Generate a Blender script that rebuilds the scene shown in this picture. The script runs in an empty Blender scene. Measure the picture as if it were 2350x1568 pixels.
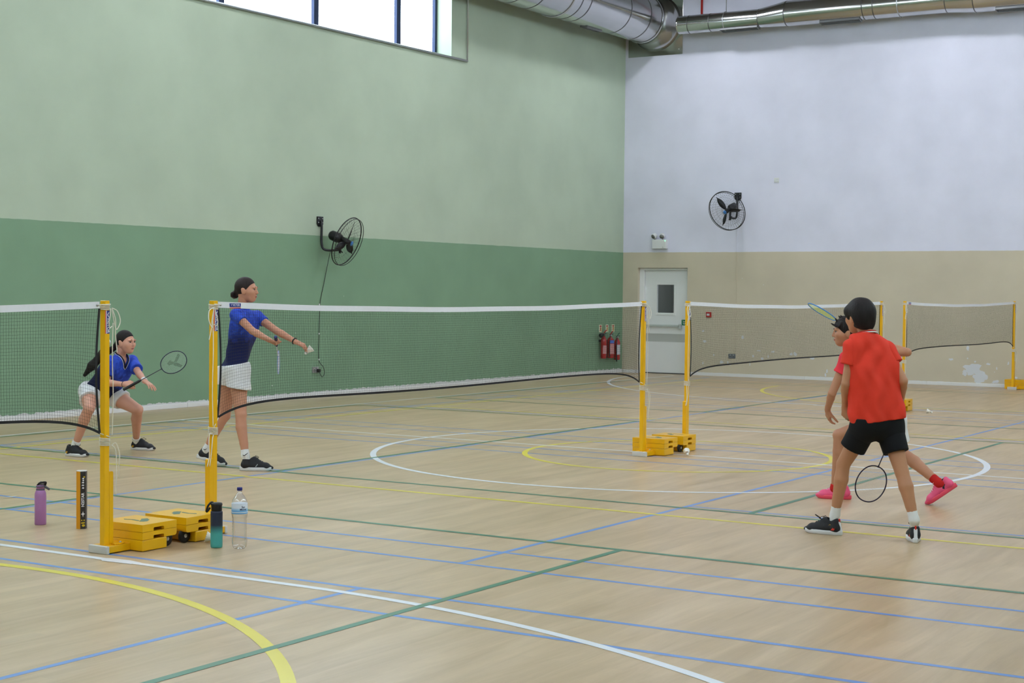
import bpy, bmesh, math, random
import numpy as np
from mathutils import Vector, Matrix

S = bpy.context.scene
COL = S.collection
PI = math.pi

# ---------------------------------------------------------------- camera
CAMZ = 1.615
YAW, PITCH, ROLL = 0.55858431, -0.03154137, 0.01004036
def _cam_axes():
    f = Vector((math.cos(YAW) * math.cos(PITCH), math.sin(YAW) * math.cos(PITCH), math.sin(PITCH)))
    r = f.cross(Vector((0, 0, 1))).normalized(); u = r.cross(f)
    return math.cos(ROLL) * r + math.sin(ROLL) * u, -math.sin(ROLL) * r + math.cos(ROLL) * u, f
_r, _u, _f = _cam_axes()
cam = bpy.data.cameras.new('camera')
cam.sensor_width = 36.0; cam.sensor_fit = 'HORIZONTAL'; cam.lens = 3640.19 / 2350 * 36
cam.clip_end = 200; cam.clip_start = 0.05
camo = bpy.data.objects.new('camera', cam); COL.objects.link(camo)
camo.matrix_world = Matrix(((_r.x, _u.x, -_f.x, 0), (_r.y, _u.y, -_f.y, 0), (_r.z, _u.z, -_f.z, CAMZ), (0, 0, 0, 1)))
S.camera = camo

# ---------------------------------------------------------------- world, exposure
SKY = 8.0
LAMP = 112.0
EXPOSURE = 0.02
w = bpy.data.worlds.new('overcast_sky'); S.world = w; w.use_nodes = True
bg = w.node_tree.nodes['Background']
bg.inputs[0].default_value = (0.80, 0.90, 1.0, 1); bg.inputs[1].default_value = SKY
S.view_settings.view_transform = 'Standard'; S.view_settings.look = 'None'
S.view_settings.gamma = 1.0; S.view_settings.use_curve_mapping = False
S.view_settings.exposure = EXPOSURE
try:
    S.cycles.use_denoising = True
    S.cycles.max_bounces = 6; S.cycles.diffuse_bounces = 3; S.cycles.glossy_bounces = 3
    S.cycles.transmission_bounces = 4; S.cycles.transparent_max_bounces = 8
    S.cycles.use_adaptive_sampling = True; S.cycles.adaptive_threshold = 0.15; S.cycles.adaptive_min_samples = 16
    S.cycles.sample_clamp_indirect = 8.0
    S.cycles.caustics_reflective = False; S.cycles.caustics_refractive = False
except Exception:
    pass

# ---------------------------------------------------------------- helpers
def lin(c):
    return tuple(((x / 255) / 12.92 if x / 255 <= 0.04045 else ((x / 255 + 0.055) / 1.055) ** 2.4) for x in c)
MATS = {}
def mat(name, rgb=(200, 200, 200), rough=0.5, metal=0.0, spec=0.5, noise=0.0, nscale=8.0, stretch=(1, 1, 1), rgb2=None, bump=0.0, bscale=60.0, emit=None, estr=0.0, trans=0.0, ior=1.45, alpha=1.0, coat=0.0, sss=0.0, sheen=0.0):
    if name in MATS: return MATS[name]
    m = bpy.data.materials.new(name); m.use_nodes = True
    nt = m.node_tree; b = nt.nodes['Principled BSDF']
    c = lin(rgb) + (1,)
    b.inputs['Base Color'].default_value = c
    b.inputs['Roughness'].default_value = rough; b.inputs['Metallic'].default_value = metal
    b.inputs['Specular IOR Level'].default_value = spec; b.inputs['IOR'].default_value = ior
    b.inputs['Transmission Weight'].default_value = trans; b.inputs['Alpha'].default_value = alpha
    b.inputs['Coat Weight'].default_value = coat
    if sss:
        b.inputs['Subsurface Weight'].default_value = sss; b.inputs['Subsurface Radius'].default_value = (0.012, 0.005, 0.003); b.inputs['Subsurface Scale'].default_value = 1.0
    if sheen: b.inputs['Sheen Weight'].default_value = sheen
    if emit:
        b.inputs['Emission Color'].default_value = lin(emit) + (1,); b.inputs['Emission Strength'].default_value = estr
    if noise or bump:
        tc = nt.nodes.new('ShaderNodeTexCoord'); mp = nt.nodes.new('ShaderNodeMapping'); mp.inputs['Scale'].default_value = stretch
        nt.links.new(tc.outputs['Object'], mp.inputs['Vector'])
    if noise:
        nz = nt.nodes.new('ShaderNodeTexNoise'); nz.inputs['Scale'].default_value = nscale; nz.inputs['Detail'].default_value = 5
        nt.links.new(mp.outputs[0], nz.inputs['Vector'])
        mx = nt.nodes.new('ShaderNodeMix'); mx.data_type = 'RGBA'
        c2 = lin(rgb2) + (1,) if rgb2 else tuple(max(0, x * (1 - noise)) for x in c[:3]) + (1,)
        mx.inputs[6].default_value = c; mx.inputs[7].default_value = c2
        nt.links.new(nz.outputs['Fac'], mx.inputs[0]); nt.links.new(mx.outputs[2], b.inputs['Base Color'])
    if bump:
        nb = nt.nodes.new('ShaderNodeTexNoise'); nb.inputs['Scale'].default_value = bscale; nb.inputs['Detail'].default_value = 3
        nt.links.new(mp.outputs[0], nb.inputs['Vector'])
        bp = nt.nodes.new('ShaderNodeBump'); bp.inputs['Strength'].default_value = bump; bp.inputs['Distance'].default_value = 0.01
        nt.links.new(nb.outputs['Fac'], bp.inputs['Height']); nt.links.new(bp.outputs[0], b.inputs['Normal'])
    MATS[name] = m
    return m

def empty(name, loc, rz=0.0, label=None, cat=None, group=None):
    o = bpy.data.objects.new(name, None); COL.objects.link(o)
    o.empty_display_size = 0.05
    o.location = loc; o.rotation_euler = (0, 0, rz)
    if label: o['label'] = label
    if cat: o['category'] = cat
    if group: o['group'] = group
    return o
def tag(o, label=None, cat=None, group=None, kind=None):
    if label: o['label'] = label
    if cat: o['category'] = cat
    if group: o['group'] = group
    if kind: o['kind'] = kind
    return o
def link_mesh(name, me, m, parent=None, kind=None, label=None):
    o = bpy.data.objects.new(name, me); COL.objects.link(o)
    if m is not None and not me.materials: me.materials.append(m)
    if parent is not None: o.parent = parent
    if kind: o['kind'] = kind
    if label: o['label'] = label
    return o

class MB:
    """collects geometry, then becomes one mesh object"""
    def __init__(s): s.v = []; s.f = []; s.sm = []
    def add(s, vs, fs, smooth=False):
        n = len(s.v); s.v += [tuple(p) for p in vs]
        s.f += [tuple(i + n for i in f) for f in fs]; s.sm += [smooth] * len(fs)
        return s
    def box(s, c, size, rot=None, bev=0.0):
        if bev > 0:
            bm = bmesh.new(); bmesh.ops.create_cube(bm, size=1.0)
            for v in bm.verts: v.co = Vector((v.co.x * size[0], v.co.y * size[1], v.co.z * size[2]))
            bmesh.ops.bevel(bm, geom=list(bm.edges), offset=bev, segments=2, profile=0.5, affect='EDGES')
            vs = [v.co.copy() for v in bm.verts]; fs = [[v.index for v in f.verts] for f in bm.faces]; bm.free()
        else:
            x, y, z = size[0] / 2, size[1] / 2, size[2] / 2
            vs = [Vector(p) for p in ((-x, -y, -z), (x, -y, -z), (x, y, -z), (-x, y, -z), (-x, -y, z), (x, -y, z), (x, y, z), (-x, y, z))]
            fs = [(0, 3, 2, 1), (4, 5, 6, 7), (0, 1, 5, 4), (1, 2, 6, 5), (2, 3, 7, 6), (3, 0, 4, 7)]
        R = rot if rot is not None else Matrix.Identity(3)
        return s.add([R @ v + Vector(c) for v in vs], fs)
    def bx(s, x0, x1, y0, y1, z0, z1, bev=0.0):
        return s.box(((x0 + x1) / 2, (y0 + y1) / 2, (z0 + z1) / 2), (x1 - x0, y1 - y0, z1 - z0), None, bev)
    def tube(s, pts, r, n=8, closed=False, cap=True, smooth=True):
        pts = [Vector(p) for p in pts]; N = len(pts)
        rs = r if isinstance(r, (list, tuple)) else [r] * N
        vs = []; prev = None
        for i, p in enumerate(pts):
            if closed: t = pts[(i + 1) % N] - pts[i - 1]
            else: t = pts[min(i + 1, N - 1)] - pts[max(i - 1, 0)]
            t = t.normalized() if t.length > 1e-9 else Vector((0, 0, 1))
            if prev is None:
                a = Vector((0, 0, 1)) if abs(t.z) < 0.9 else Vector((1, 0, 0))
                u = t.cross(a).normalized()
            else:
                u = prev - t * prev.dot(t)
                u = u.normalized() if u.length > 1e-6 else t.orthogonal().normalized()
            prev = u; v = t.cross(u)
            for k in range(n):
                a = 2 * PI * k / n
                vs.append(p + rs[i] * (math.cos(a) * u + math.sin(a) * v))
        fs = []
        for i in range(N if closed else N - 1):
            j = (i + 1) % N
            for k in range(n):
                k2 = (k + 1) % n
                fs.append((i * n + k, i * n + k2, j * n + k2, j * n + k))
        if cap and not closed:
            fs.append(tuple(range(n - 1, -1, -1))); fs.append(tuple((N - 1) * n + k for k in range(n)))
        return s.add(vs, fs, smooth)
    def cyl(s, a, b, r, n=20, r2=None): return s.tube([a, b], [r, r if r2 is None else r2], n, smooth=True)
    def lathe(s, prof, c=(0, 0, 0), n=32, axis=None, smooth=True):
        """prof: list of (radius, height); axis: direction of the height"""
        c = Vector(c); ax = Vector(axis).normalized() if axis is not None else Vector((0, 0, 1))
        u = ax.orthogonal().normalized(); v = ax.cross(u)
        vs = []
        for r, hh in prof:
            for k in range(n):
                a = 2 * PI * k / n
                vs.append(c + ax * hh + r * (math.cos(a) * u + math.sin(a) * v))
        fs = []
        for i in range(len(prof) - 1):
            for k in range(n):
                k2 = (k + 1) % n
                fs.append((i * n + k, i * n + k2, (i + 1) * n + k2, (i + 1) * n + k))
        if prof[0][0] > 1e-5: fs.append(tuple(range(n - 1, -1, -1)))
        if prof[-1][0] > 1e-5: fs.append(tuple((len(prof) - 1) * n + k for k in range(n)))
        return s.add(vs, fs, smooth)
    def prism(s, outline, fn0, fn1):
        """outline: 2-D points; fn0/fn1 map (a,b) to the two ends"""
        n = len(outline); vs = [fn0(*p) for p in outline] + [fn1(*p) for p in outline]
        fs = [tuple(range(n - 1, -1, -1)), tuple(range(n, 2 * n))] + [(i, (i + 1) % n, n + (i + 1) % n, n + i) for i in range(n)]
        return s.add(vs, fs)
    def mesh(s, name, off=None):
        me = bpy.data.meshes.new(name)
        vs = s.v if off is None else [(p[0] - off[0], p[1] - off[1], p[2] - off[2]) for p in s.v]
        me.from_pydata(vs, [], s.f); me.update()
        me.polygons.foreach_set('use_smooth', s.sm)
        bm = bmesh.new(); bm.from_mesh(me); bmesh.ops.recalc_face_normals(bm, faces=bm.faces); bm.to_mesh(me); bm.free()
        return me
    def build(s, name, m, parent=None, off=None, kind=None, label=None):
        return link_mesh(name, s.mesh(name, off), m, parent, kind, label)

_textcache = {}
def text_verts(txt, size, bold=0.0):
    key = (txt, size, bold)
    if key in _textcache: return _textcache[key]
    cu = bpy.data.curves.new('t', 'FONT'); cu.body = txt; cu.size = size; cu.align_x = 'CENTER'; cu.align_y = 'CENTER'; cu.resolution_u = 3; cu.offset = bold
    ob = bpy.data.objects.new('t', cu); COL.objects.link(ob)
    dg = bpy.context.evaluated_depsgraph_get(); me = bpy.data.meshes.new_from_object(ob.evaluated_get(dg))
    r = ([v.co.copy() for v in me.vertices], [tuple(p.vertices) for p in me.polygons])
    bpy.data.objects.remove(ob); bpy.data.curves.remove(cu); bpy.data.meshes.remove(me)
    _textcache[key] = r
    return r
def add_text(mb, txt, size, o, ux, uy, bold=0.0, wx=1.0):
    """flat lettering: centre o, reading direction ux, up uy"""
    vs, fs = text_verts(txt, size, bold); o = Vector(o); ux = Vector(ux); uy = Vector(uy)
    mb.add([o + ux * (v.x * wx) + uy * v.y for v in vs], fs)

def ring(c, u, v, r, n=24, r2=None):
    c = Vector(c); u = Vector(u); v = Vector(v); r2 = r if r2 is None else r2
    return [c + u * (r * math.cos(2 * PI * k / n)) + v * (r2 * math.sin(2 * PI * k / n)) for k in range(n)]
def bez(pts, n=8):
    """smooth path through points (Catmull-Rom)"""
    P = [Vector(p) for p in pts]; out = []
    for i in range(len(P) - 1):
        p0 = P[max(i - 1, 0)]; p1 = P[i]; p2 = P[i + 1]; p3 = P[min(i + 2, len(P) - 1)]
        for k in range(n):
            t = k / n
            out.append(0.5 * ((2 * p1) + (p2 - p0) * t + (2 * p0 - 5 * p1 + 4 * p2 - p3) * t * t + (3 * p1 - p0 - 3 * p2 + p3) * t ** 3))
    out.append(P[-1]); return out
random.seed(7)

# ---------------------------------------------------------------- hall dimensions
XW, YW = 28.4, 15.12            # white end wall, green side wall
XB, YB = -1.2, -1.6             # walls behind the camera
ZC = 8.9                        # roof
PAINT = 2.43                    # height of the darker paint band
WX0, WX1, WZ0, WZ1 = 2.0, 22.18, 5.55, 7.55   # strip of high windows

# ---------------------------------------------------------------- surface materials
def wall_mat(name, low, high, speck=None, dens=0.0, patches=False, band=None):
    m = bpy.data.materials.new(name); m.use_nodes = True; nt = m.node_tree; N = nt.nodes; L = nt.links
    b = N['Principled BSDF']; b.inputs['Roughness'].default_value = 0.62; b.inputs['Specular IOR Level'].default_value = 0.35
    g = N.new('ShaderNodeNewGeometry'); sx = N.new('ShaderNodeSeparateXYZ'); L.new(g.outputs['Position'], sx.inputs[0])
    gt = N.new('ShaderNodeMath'); gt.operation = 'GREATER_THAN'; gt.inputs[1].default_value = PAINT
    jz = N.new('ShaderNodeTexNoise'); jz.inputs['Scale'].default_value = 6; L.new(g.outputs['Position'], jz.inputs['Vector'])
    ad = N.new('ShaderNodeMath'); ad.operation = 'MULTIPLY_ADD'; ad.inputs[1].default_value = 0.012; L.new(jz.outputs['Fac'], ad.inputs[0]); L.new(sx.outputs[2], ad.inputs[2])
    L.new(ad.outputs[0], gt.inputs[0])
    mx = N.new('ShaderNodeMix'); mx.data_type = 'RGBA'; mx.inputs[6].default_value = lin(low) + (1,); mx.inputs[7].default_value = lin(high) + (1,)
    L.new(gt.outputs[0], mx.inputs[0]); col = mx.outputs[2]
    # mottled paint
    nz = N.new('ShaderNodeTexNoise'); nz.inputs['Scale'].default_value = 1.3; nz.inputs['Detail'].default_value = 6; L.new(g.outputs['Position'], nz.inputs['Vector'])
    rm = N.new('ShaderNodeMapRange'); rm.inputs[1].default_value = 0.3; rm.inputs[2].default_value = 0.7; rm.inputs[3].default_value = 0.94; rm.inputs[4].default_value = 1.04; L.new(nz.outputs['Fac'], rm.inputs[0])
    ml = N.new('ShaderNodeMix'); ml.data_type = 'RGBA'; ml.blend_type = 'MULTIPLY'; ml.inputs[0].default_value = 1.0
    L.new(col, ml.inputs[6]); L.new(rm.outputs[0], ml.inputs[7]); col = ml.outputs[2]
    if speck:
        # chipped paint: small flecks, thinning out with height
        v = N.new('ShaderNodeTexVoronoi'); v.inputs['Scale'].default_value = 3.4; v.inputs['Randomness'].default_value = 1.0; L.new(g.outputs['Position'], v.inputs['Vector'])
        n2 = N.new('ShaderNodeTexNoise'); n2.inputs['Scale'].default_value = 35; L.new(g.outputs['Position'], n2.inputs['Vector'])
        th = N.new('ShaderNodeMath'); th.operation = 'MULTIPLY'; th.inputs[1].default_value = dens; L.new(n2.outputs['Fac'], th.inputs[0])
        wn = N.new('ShaderNodeSeparateColor'); L.new(v.outputs['Color'], wn.inputs[0])
        th2 = N.new('ShaderNodeMath'); th2.operation = 'MULTIPLY'; L.new(th.outputs[0], th2.inputs[0]); L.new(wn.outputs[0], th2.inputs[1])
        lt = N.new('ShaderNodeMath'); lt.operation = 'LESS_THAN'; L.new(v.outputs['Distance'], lt.inputs[0]); L.new(th2.outputs[0], lt.inputs[1])
        lo = N.new('ShaderNodeMath'); lo.operation = 'LESS_THAN'; lo.inputs[1].default_value = 2.3; L.new(sx.outputs[2], lo.inputs[0])
        an = N.new('ShaderNodeMath'); an.operation = 'MULTIPLY'; L.new(lt.outputs[0], an.inputs[0]); L.new(lo.outputs[0], an.inputs[1])
        m3 = N.new('ShaderNodeMix'); m3.data_type = 'RGBA'; m3.inputs[7].default_value = lin(speck) + (1,); L.new(an.outputs[0], m3.inputs[0]); L.new(col, m3.inputs[6]); col = m3.outputs[2]
    if band:
        # ragged strip of bare white plaster just above the skirting
        n4 = N.new('ShaderNodeTexNoise'); n4.inputs['Scale'].default_value = 9.0; n4.inputs['Detail'].default_value = 8; n4.inputs['Roughness'].default_value = 0.7; L.new(g.outputs['Position'], n4.inputs['Vector'])
        h4 = N.new('ShaderNodeMapRange'); h4.inputs[1].default_value = 0.35; h4.inputs[2].default_value = 0.75; h4.inputs[3].default_value = band[0]; h4.inputs[4].default_value = band[1]; L.new(n4.outputs['Fac'], h4.inputs[0])
        l4 = N.new('ShaderNodeMath'); l4.operation = 'LESS_THAN'; L.new(sx.outputs[2], l4.inputs[0]); L.new(h4.outputs[0], l4.inputs[1])
        m4 = N.new('ShaderNodeMix'); m4.data_type = 'RGBA'; m4.inputs[7].default_value = lin((205, 205, 205)) + (1,); L.new(l4.outputs[0], m4.inputs[0]); L.new(col, m4.inputs[6]); col = m4.outputs[2]
    L.new(col, b.inputs['Base Color'])
    bn = N.new('ShaderNodeTexNoise'); bn.inputs['Scale'].default_value = 90; bn.inputs['Detail'].default_value = 3; L.new(g.outputs['Position'], bn.inputs['Vector'])
    bp = N.new('ShaderNodeBump'); bp.inputs['Strength'].default_value = 0.12; bp.inputs['Distance'].default_value = 0.004; L.new(bn.outputs['Fac'], bp.inputs['Height']); L.new(bp.outputs[0], b.inputs['Normal'])
    return m
M_green = wall_mat('green_two_tone_paint', (126, 158, 129), (179, 194, 172), speck=(205, 215, 205), dens=0.055, band=(0.065, 0.11))
M_white = wall_mat('white_and_beige_paint', (204, 194, 172), (221, 222, 238), speck=(222, 224, 228), dens=0.09, band=(0.05, 0.085))
M_back = wall_mat('pale_green_paint', (118, 155, 124), (175, 192, 168))
M_ceil = mat('dark_grey_roof_lining', (138, 136, 132), 0.8)

def floor_mat():
    m = bpy.data.materials.new('maple_print_sports_vinyl'); m.use_nodes = True; nt = m.node_tree; N = nt.nodes; L = nt.links
    b = N['Principled BSDF']; b.inputs['Specular IOR Level'].default_value = 0.30
    g = N.new('ShaderNodeNewGeometry')
    mp = N.new('ShaderNodeMapping'); mp.inputs['Scale'].default_value = (0.9, 7.0, 1.0); L.new(g.outputs['Position'], mp.inputs['Vector'])
    n1 = N.new('ShaderNodeTexNoise'); n1.inputs['Scale'].default_value = 1.0; n1.inputs['Detail'].default_value = 7; n1.inputs['Roughness'].default_value = 0.6; n1.inputs['Distortion'].default_value = 0.6; L.new(mp.outputs[0], n1.inputs['Vector'])
    mp2 = N.new('ShaderNodeMapping'); mp2.inputs['Scale'].default_value = (2.5, 45.0, 1.0); L.new(g.outputs['Position'], mp2.inputs['Vector'])
    n2 = N.new('ShaderNodeTexNoise'); n2.inputs['Scale'].default_value = 1.0; n2.inputs['Detail'].default_value = 4; L.new(mp2.outputs[0], n2.inputs['Vector'])
    br = N.new('ShaderNodeTexBrick'); br.inputs['Scale'].default_value = 1.0; br.inputs['Brick Width'].default_value = 0.9; br.inputs['Row Height'].default_value = 0.075; br.inputs['Mortar Size'].default_value = 0.0
    br.inputs['Color1'].default_value = (0, 0, 0, 1); br.inputs['Color2'].default_value = (1, 1, 1, 1); br.offset = 0.37; L.new(g.outputs['Position'], br.inputs['Vector'])
    r1 = N.new('ShaderNodeMapRange'); r1.inputs[1].default_value = 0.32; r1.inputs[2].default_value = 0.68; L.new(n1.outputs['Fac'], r1.inputs[0])
    mx = N.new('ShaderNodeMix'); mx.data_type = 'RGBA'; mx.inputs[6].default_value = lin((197, 173, 139)) + (1,); mx.inputs[7].default_value = lin((175, 150, 114)) + (1,); L.new(r1.outputs[0], mx.inputs[0])
    r2 = N.new('ShaderNodeMapRange'); r2.inputs[3].default_value = 0.93; r2.inputs[4].default_value = 1.06; L.new(n2.outputs['Fac'], r2.inputs[0])
    r3 = N.new('ShaderNodeMapRange'); r3.inputs[3].default_value = 0.955; r3.inputs[4].default_value = 1.035; L.new(br.outputs['Color'], r3.inputs[0])
    mm = N.new('ShaderNodeMath'); mm.operation = 'MULTIPLY'; L.new(r2.outputs[0], mm.inputs[0]); L.new(r3.outputs[0], mm.inputs[1])
    ml = N.new('ShaderNodeMix'); ml.data_type = 'RGBA'; ml.blend_type = 'MULTIPLY'; ml.inputs[0].default_value = 1.0; L.new(mx.outputs[2], ml.inputs[6]); L.new(mm.outputs[0], ml.inputs[7])
    L.new(ml.outputs[2], b.inputs['Base Color'])
    n5 = N.new('ShaderNodeTexNoise'); n5.inputs['Scale'].default_value = 0.8; n5.inputs['Detail'].default_value = 4; L.new(g.outputs['Position'], n5.inputs['Vector'])
    r5 = N.new('ShaderNodeMapRange'); r5.inputs[3].default_value = 0.27; r5.inputs[4].default_value = 0.37; L.new(n5.outputs['Fac'], r5.inputs[0]); L.new(r5.outputs[0], b.inputs['Roughness'])
    return m
M_floor = floor_mat()

M_trim = mat('white_gloss_trim', (226, 226, 226), 0.3)
M_blue = mat('blue_line_paint', (96, 142, 206), 0.32, noise=0.06, nscale=3)
M_grn = mat('green_line_paint', (58, 122, 92), 0.32, noise=0.08, nscale=3)
M_yel = mat('yellow_line_paint', (222, 206, 50), 0.32, noise=0.05, nscale=3)
M_wht = mat('white_line_paint', (222, 226, 232), 0.32, noise=0.04, nscale=3)

# ---------------------------------------------------------------- room shell
def struct(name, mb, m, parent=None):
    o = mb.build(name, m, parent)
    if parent is None: o['kind'] = 'structure'
    return o
fl = struct('floor', MB().bx(XB - .3, XW + .3, YB - .3, YW + .3, -0.1, 0.0), M_floor)
tag(fl, 'pale maple-look sports hall floor crossed by coloured court lines', 'floor')
cl = struct('ceiling', MB().bx(XB - .3, XW + .3, YB - .3, YW + .3, ZC, ZC + .1), M_ceil)
RX1, RZ0, RZ1 = 27.4, 5.3, 7.3   # unseen glazing added in the camera's right wall to spread daylight
def strip_wall(name, y0, y1, m, WX1=WX1, WZ0=WZ0, WZ1=WZ1):
    w_ = MB()
    w_.bx(XB - .3, XW, y0, y1, 0, WZ0); w_.bx(XB - .3, XW, y0, y1, WZ1, ZC)
    w_.bx(XB - .3, WX0, y0, y1, WZ0, WZ1); w_.bx(WX1, XW, y0, y1, WZ0, WZ1)
    return struct(name, w_, m)
wl = strip_wall('wall_left', YW, YW + .4, M_green)
tag(wl, 'tall green wall, darker below and pale above, with a high window strip', 'wall')
wr = strip_wall('wall_right', YB - .4, YB, M_back, RX1, RZ0, RZ1)
BW0, BW1 = 0.0, 13.6            # unseen windows added behind the camera to throw daylight down the hall
_wb = MB(); _wb.bx(XB - .3, XB, YB, YW, 0, 6.2); _wb.bx(XB - .3, XB, YB, YW, 8.0, ZC); _wb.bx(XB - .3, XB, YB, BW0, 6.2, 8.0); _wb.bx(XB - .3, XB, BW1, YW, 6.2, 8.0)
wb = struct('wall_back', _wb, M_back)
# far white wall with the door recess
DY0, DY1, DZ = 13.68, 14.78, 2.115
we = MB(); we.bx(XW, XW + .4, YB - .4, DY0, 0, ZC); we.bx(XW, XW + .4, DY1, YW + .4, 0, ZC); we.bx(XW, XW + .4, DY0, DY1, DZ, ZC)
we = struct('wall_far', we, M_white)
tag(we, 'white end wall with a beige lower band, scuffed near the floor', 'wall')
M_corr = mat('dim_corridor_plaster', (150, 150, 148), 0.8)
cor = MB(); cor.bx(XW + .4, XW + 2.4, DY0 - .5, DY0 - .4, 0, 2.6); cor.bx(XW + .4, XW + 2.4, DY1 + .4, DY1 + .5, 0, 2.6); cor.bx(XW + 2.4, XW + 2.5, DY0 - .5, DY1 + .5, 0, 2.6); cor.bx(XW + .4, XW + 2.5, DY0 - .5, DY1 + .5, 2.5, 2.6); cor.bx(XW + .4, XW + 2.5, DY0 - .5, DY1 + .5, -.1, 0)
struct('wall_corridor', cor, M_corr)
M_rail = mat('black_stair_rail', (45, 45, 45), 0.4)
sr = MB(); sr.tube([(XW + 1.3, 14.35, .75), (XW + 1.3, 13.6, 1.75)], .03)
for k in range(4): sr.tube([(XW + 1.3, 13.7 + k * .12, .2), (XW + 1.3, 13.7 + k * .12, 1.6 - k * .15)], .014)
sr.bx(XW + 1.27, XW + 1.33, 13.5, 14.5, 0, .2)
tag(sr.build('stair_rail', M_rail), 'dark sloping stair rail seen through the door pane', 'handrail')

# skirting boards: lengths with visible joints
def skirting(name, segs, axis):
    mb = MB()
    for a, b in segs:
        if axis == 'x': mb.bx(a + .002, b - .002, YW - .018, YW, 0, .062, .004)
        else: mb.bx(XW - .016, XW, a + .002, b - .002, 0, .062, .004)
    return struct(name, mb, M_trim)
skirting('baseboard_left', [(XB + i * 2.44, min(XB + (i + 1) * 2.44, XW - .016)) for i in range(13)], 'x')
skirting('baseboard_far', [(YB, 0.8), (0.8, 3.24), (3.24, 5.68), (5.68, 8.85), (8.85, 11.2), (11.2, 13.62)] + [(14.82, YW - .018)], 'y')

# window strips: navy frames and panes
M_frame = mat('navy_aluminium_frame', (38, 52, 84), 0.35, metal=0.3)
M_glass = bpy.data.materials.new('window_glass'); M_glass.use_nodes = True
_n = M_glass.node_tree.nodes; _n.clear(); _o = _n.new('ShaderNodeOutputMaterial'); _t = _n.new('ShaderNodeBsdfTransparent'); _g = _n.new('ShaderNodeBsdfGlossy'); _g.inputs['Roughness'].default_value = 0.02; _x = _n.new('ShaderNodeMixShader'); _x.inputs[0].default_value = 0.05
_t.inputs[0].default_value = (0.97, 0.99, 1, 1)
M_glass.node_tree.links.new(_t.outputs[0], _x.inputs[1]); M_glass.node_tree.links.new(_g.outputs[0], _x.inputs[2]); M_glass.node_tree.links.new(_x.outputs[0], _o.inputs[0])
edges = [22.18, 21.09, 18.97, 16.87, 14.77, 12.67, 10.57, 8.47, 6.37, 4.27, 2.0]
def window_bay(n, a, b, yf, sgn, WZ0=WZ0, WZ1=WZ1):
    r = empty('window_%d' % n, ((a + b) / 2, yf, WZ0)); r['kind'] = 'structure'
    off = r.location
    for x0, x1, z0, z1 in ((a, a + .055, WZ0, WZ1), (b - .055, b, WZ0, WZ1), (a + .055, b - .055, WZ0, WZ0 + .05), (a + .055, b - .055, WZ1 - .05, WZ1)):
        MB().bx(x0, x1, yf - .03, yf + .03, z0, z1, .004).build('window_frame', M_frame, r, off)
    MB().bx(a + .055, b - .055, yf - .004, yf + .004, WZ0 + .05, WZ1 - .05).build('pane', M_glass, r, off)
    MB().bx((a + b) / 2 - .08, (a + b) / 2 + .04, yf - .05 * sgn - .015, yf - .05 * sgn + .015, WZ0 + .045, WZ0 + .075, .004).build('stay_handle', M_trim, r, off)
for i in range(len(edges) - 1):
    window_bay(i + 1, edges[i + 1], edges[i], YW + .33, 1)
for i in range(12):  # right wall bays: added out of view as a daylight source
    e0 = 2.0 + (RX1 - 2.0) / 12 * i; window_bay(i + 21, e0, e0 + (RX1 - 2.0) / 12, YB - .33, -1, RZ0, RZ1)
for i in range(8):  # back wall bays: added out of view for fill daylight
    a, b = BW0 + 1.7 * i, BW0 + 1.7 * (i + 1); r = empty('window_%d' % (41 + i), (XB - .2, (a + b) / 2, 6.2)); r['kind'] = 'structure'; off = r.location
    for y0, y1, z0, z1 in ((a, a + .055, 6.2, 8.0), (b - .055, b, 6.2, 8.0), (a + .055, b - .055, 6.2, 6.25), (a + .055, b - .055, 7.95, 8.0)): MB().bx(XB - .23, XB - .17, y0, y1, z0, z1, .004).build('window_frame', M_frame, r, off)
    MB().bx(XB - .204, XB - .196, a + .055, b - .055, 6.25, 7.95).build('pane', M_glass, r, off)
M_steel = mat('brushed_steel', (190, 192, 195), 0.3, metal=0.9)
sb = MB(); sb.tube([(WX0, YW - .03, WZ0 - .015), (22.62, YW - .03, WZ0 - .015)], .02)
sb.tube([(22.62, YW - .03, WZ0 - .03), (22.62, YW - .03, ZC - .02)], .011)
tag(sb.build('blind_rail', M_steel), 'thin steel blind rail under the high window with upright rod', 'rail')

# ---------------------------------------------------------------- court lines (painted on the floor)
LZ = {'b': .0006, 'y': .0009, 'w': .0012, 'g': .0015}
LM = {'b': M_blue, 'y': M_yel, 'w': M_wht, 'g': M_grn}
LN = {'b': 'blue_court_line', 'y': 'yellow_court_line', 'w': 'white_court_line', 'g': 'green_court_line'}
def lx(c, y, x0, x1, wd):   # along x
    z = LZ[c]; MB().add([(x0, y - wd / 2, z), (x1, y - wd / 2, z), (x1, y + wd / 2, z), (x0, y + wd / 2, z)], [(0, 1, 2, 3)]).build(LN[c], LM[c], fl)
def ly(c, x, y0, y1, wd):
    z = LZ[c] + .0001; MB().add([(x - wd / 2, y0, z), (x + wd / 2, y0, z), (x + wd / 2, y1, z), (x - wd / 2, y1, z)], [(0, 1, 2, 3)]).build(LN[c], LM[c], fl)
def arc(c, cx, cy, r, a0, a1, wd, n=64, lead=None):
    z = LZ[c] + .0002; vs = []; fs = []
    for k in range(n + 1):
        a = math.radians(a0 + (a1 - a0) * k / n)
        for rr in (r - wd / 2, r + wd / 2): vs.append((cx + rr * math.cos(a), cy + rr * math.sin(a), z))
    for k in range(n): fs.append((2 * k, 2 * k + 1, 2 * k + 3, 2 * k + 2))
    MB().add(vs, fs).build(LN[c], LM[c], fl)
NY = 7.19
BY0, BY1 = NY - 6.7, 13.66
courts = [(0.75, 1.23, 6.34, 6.82), (7.78, 8.26, 13.50, 13.97), (14.95, 15.41, 20.43, 20.89), (22.03, 22.48, 27.45, 27.9)]
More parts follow.
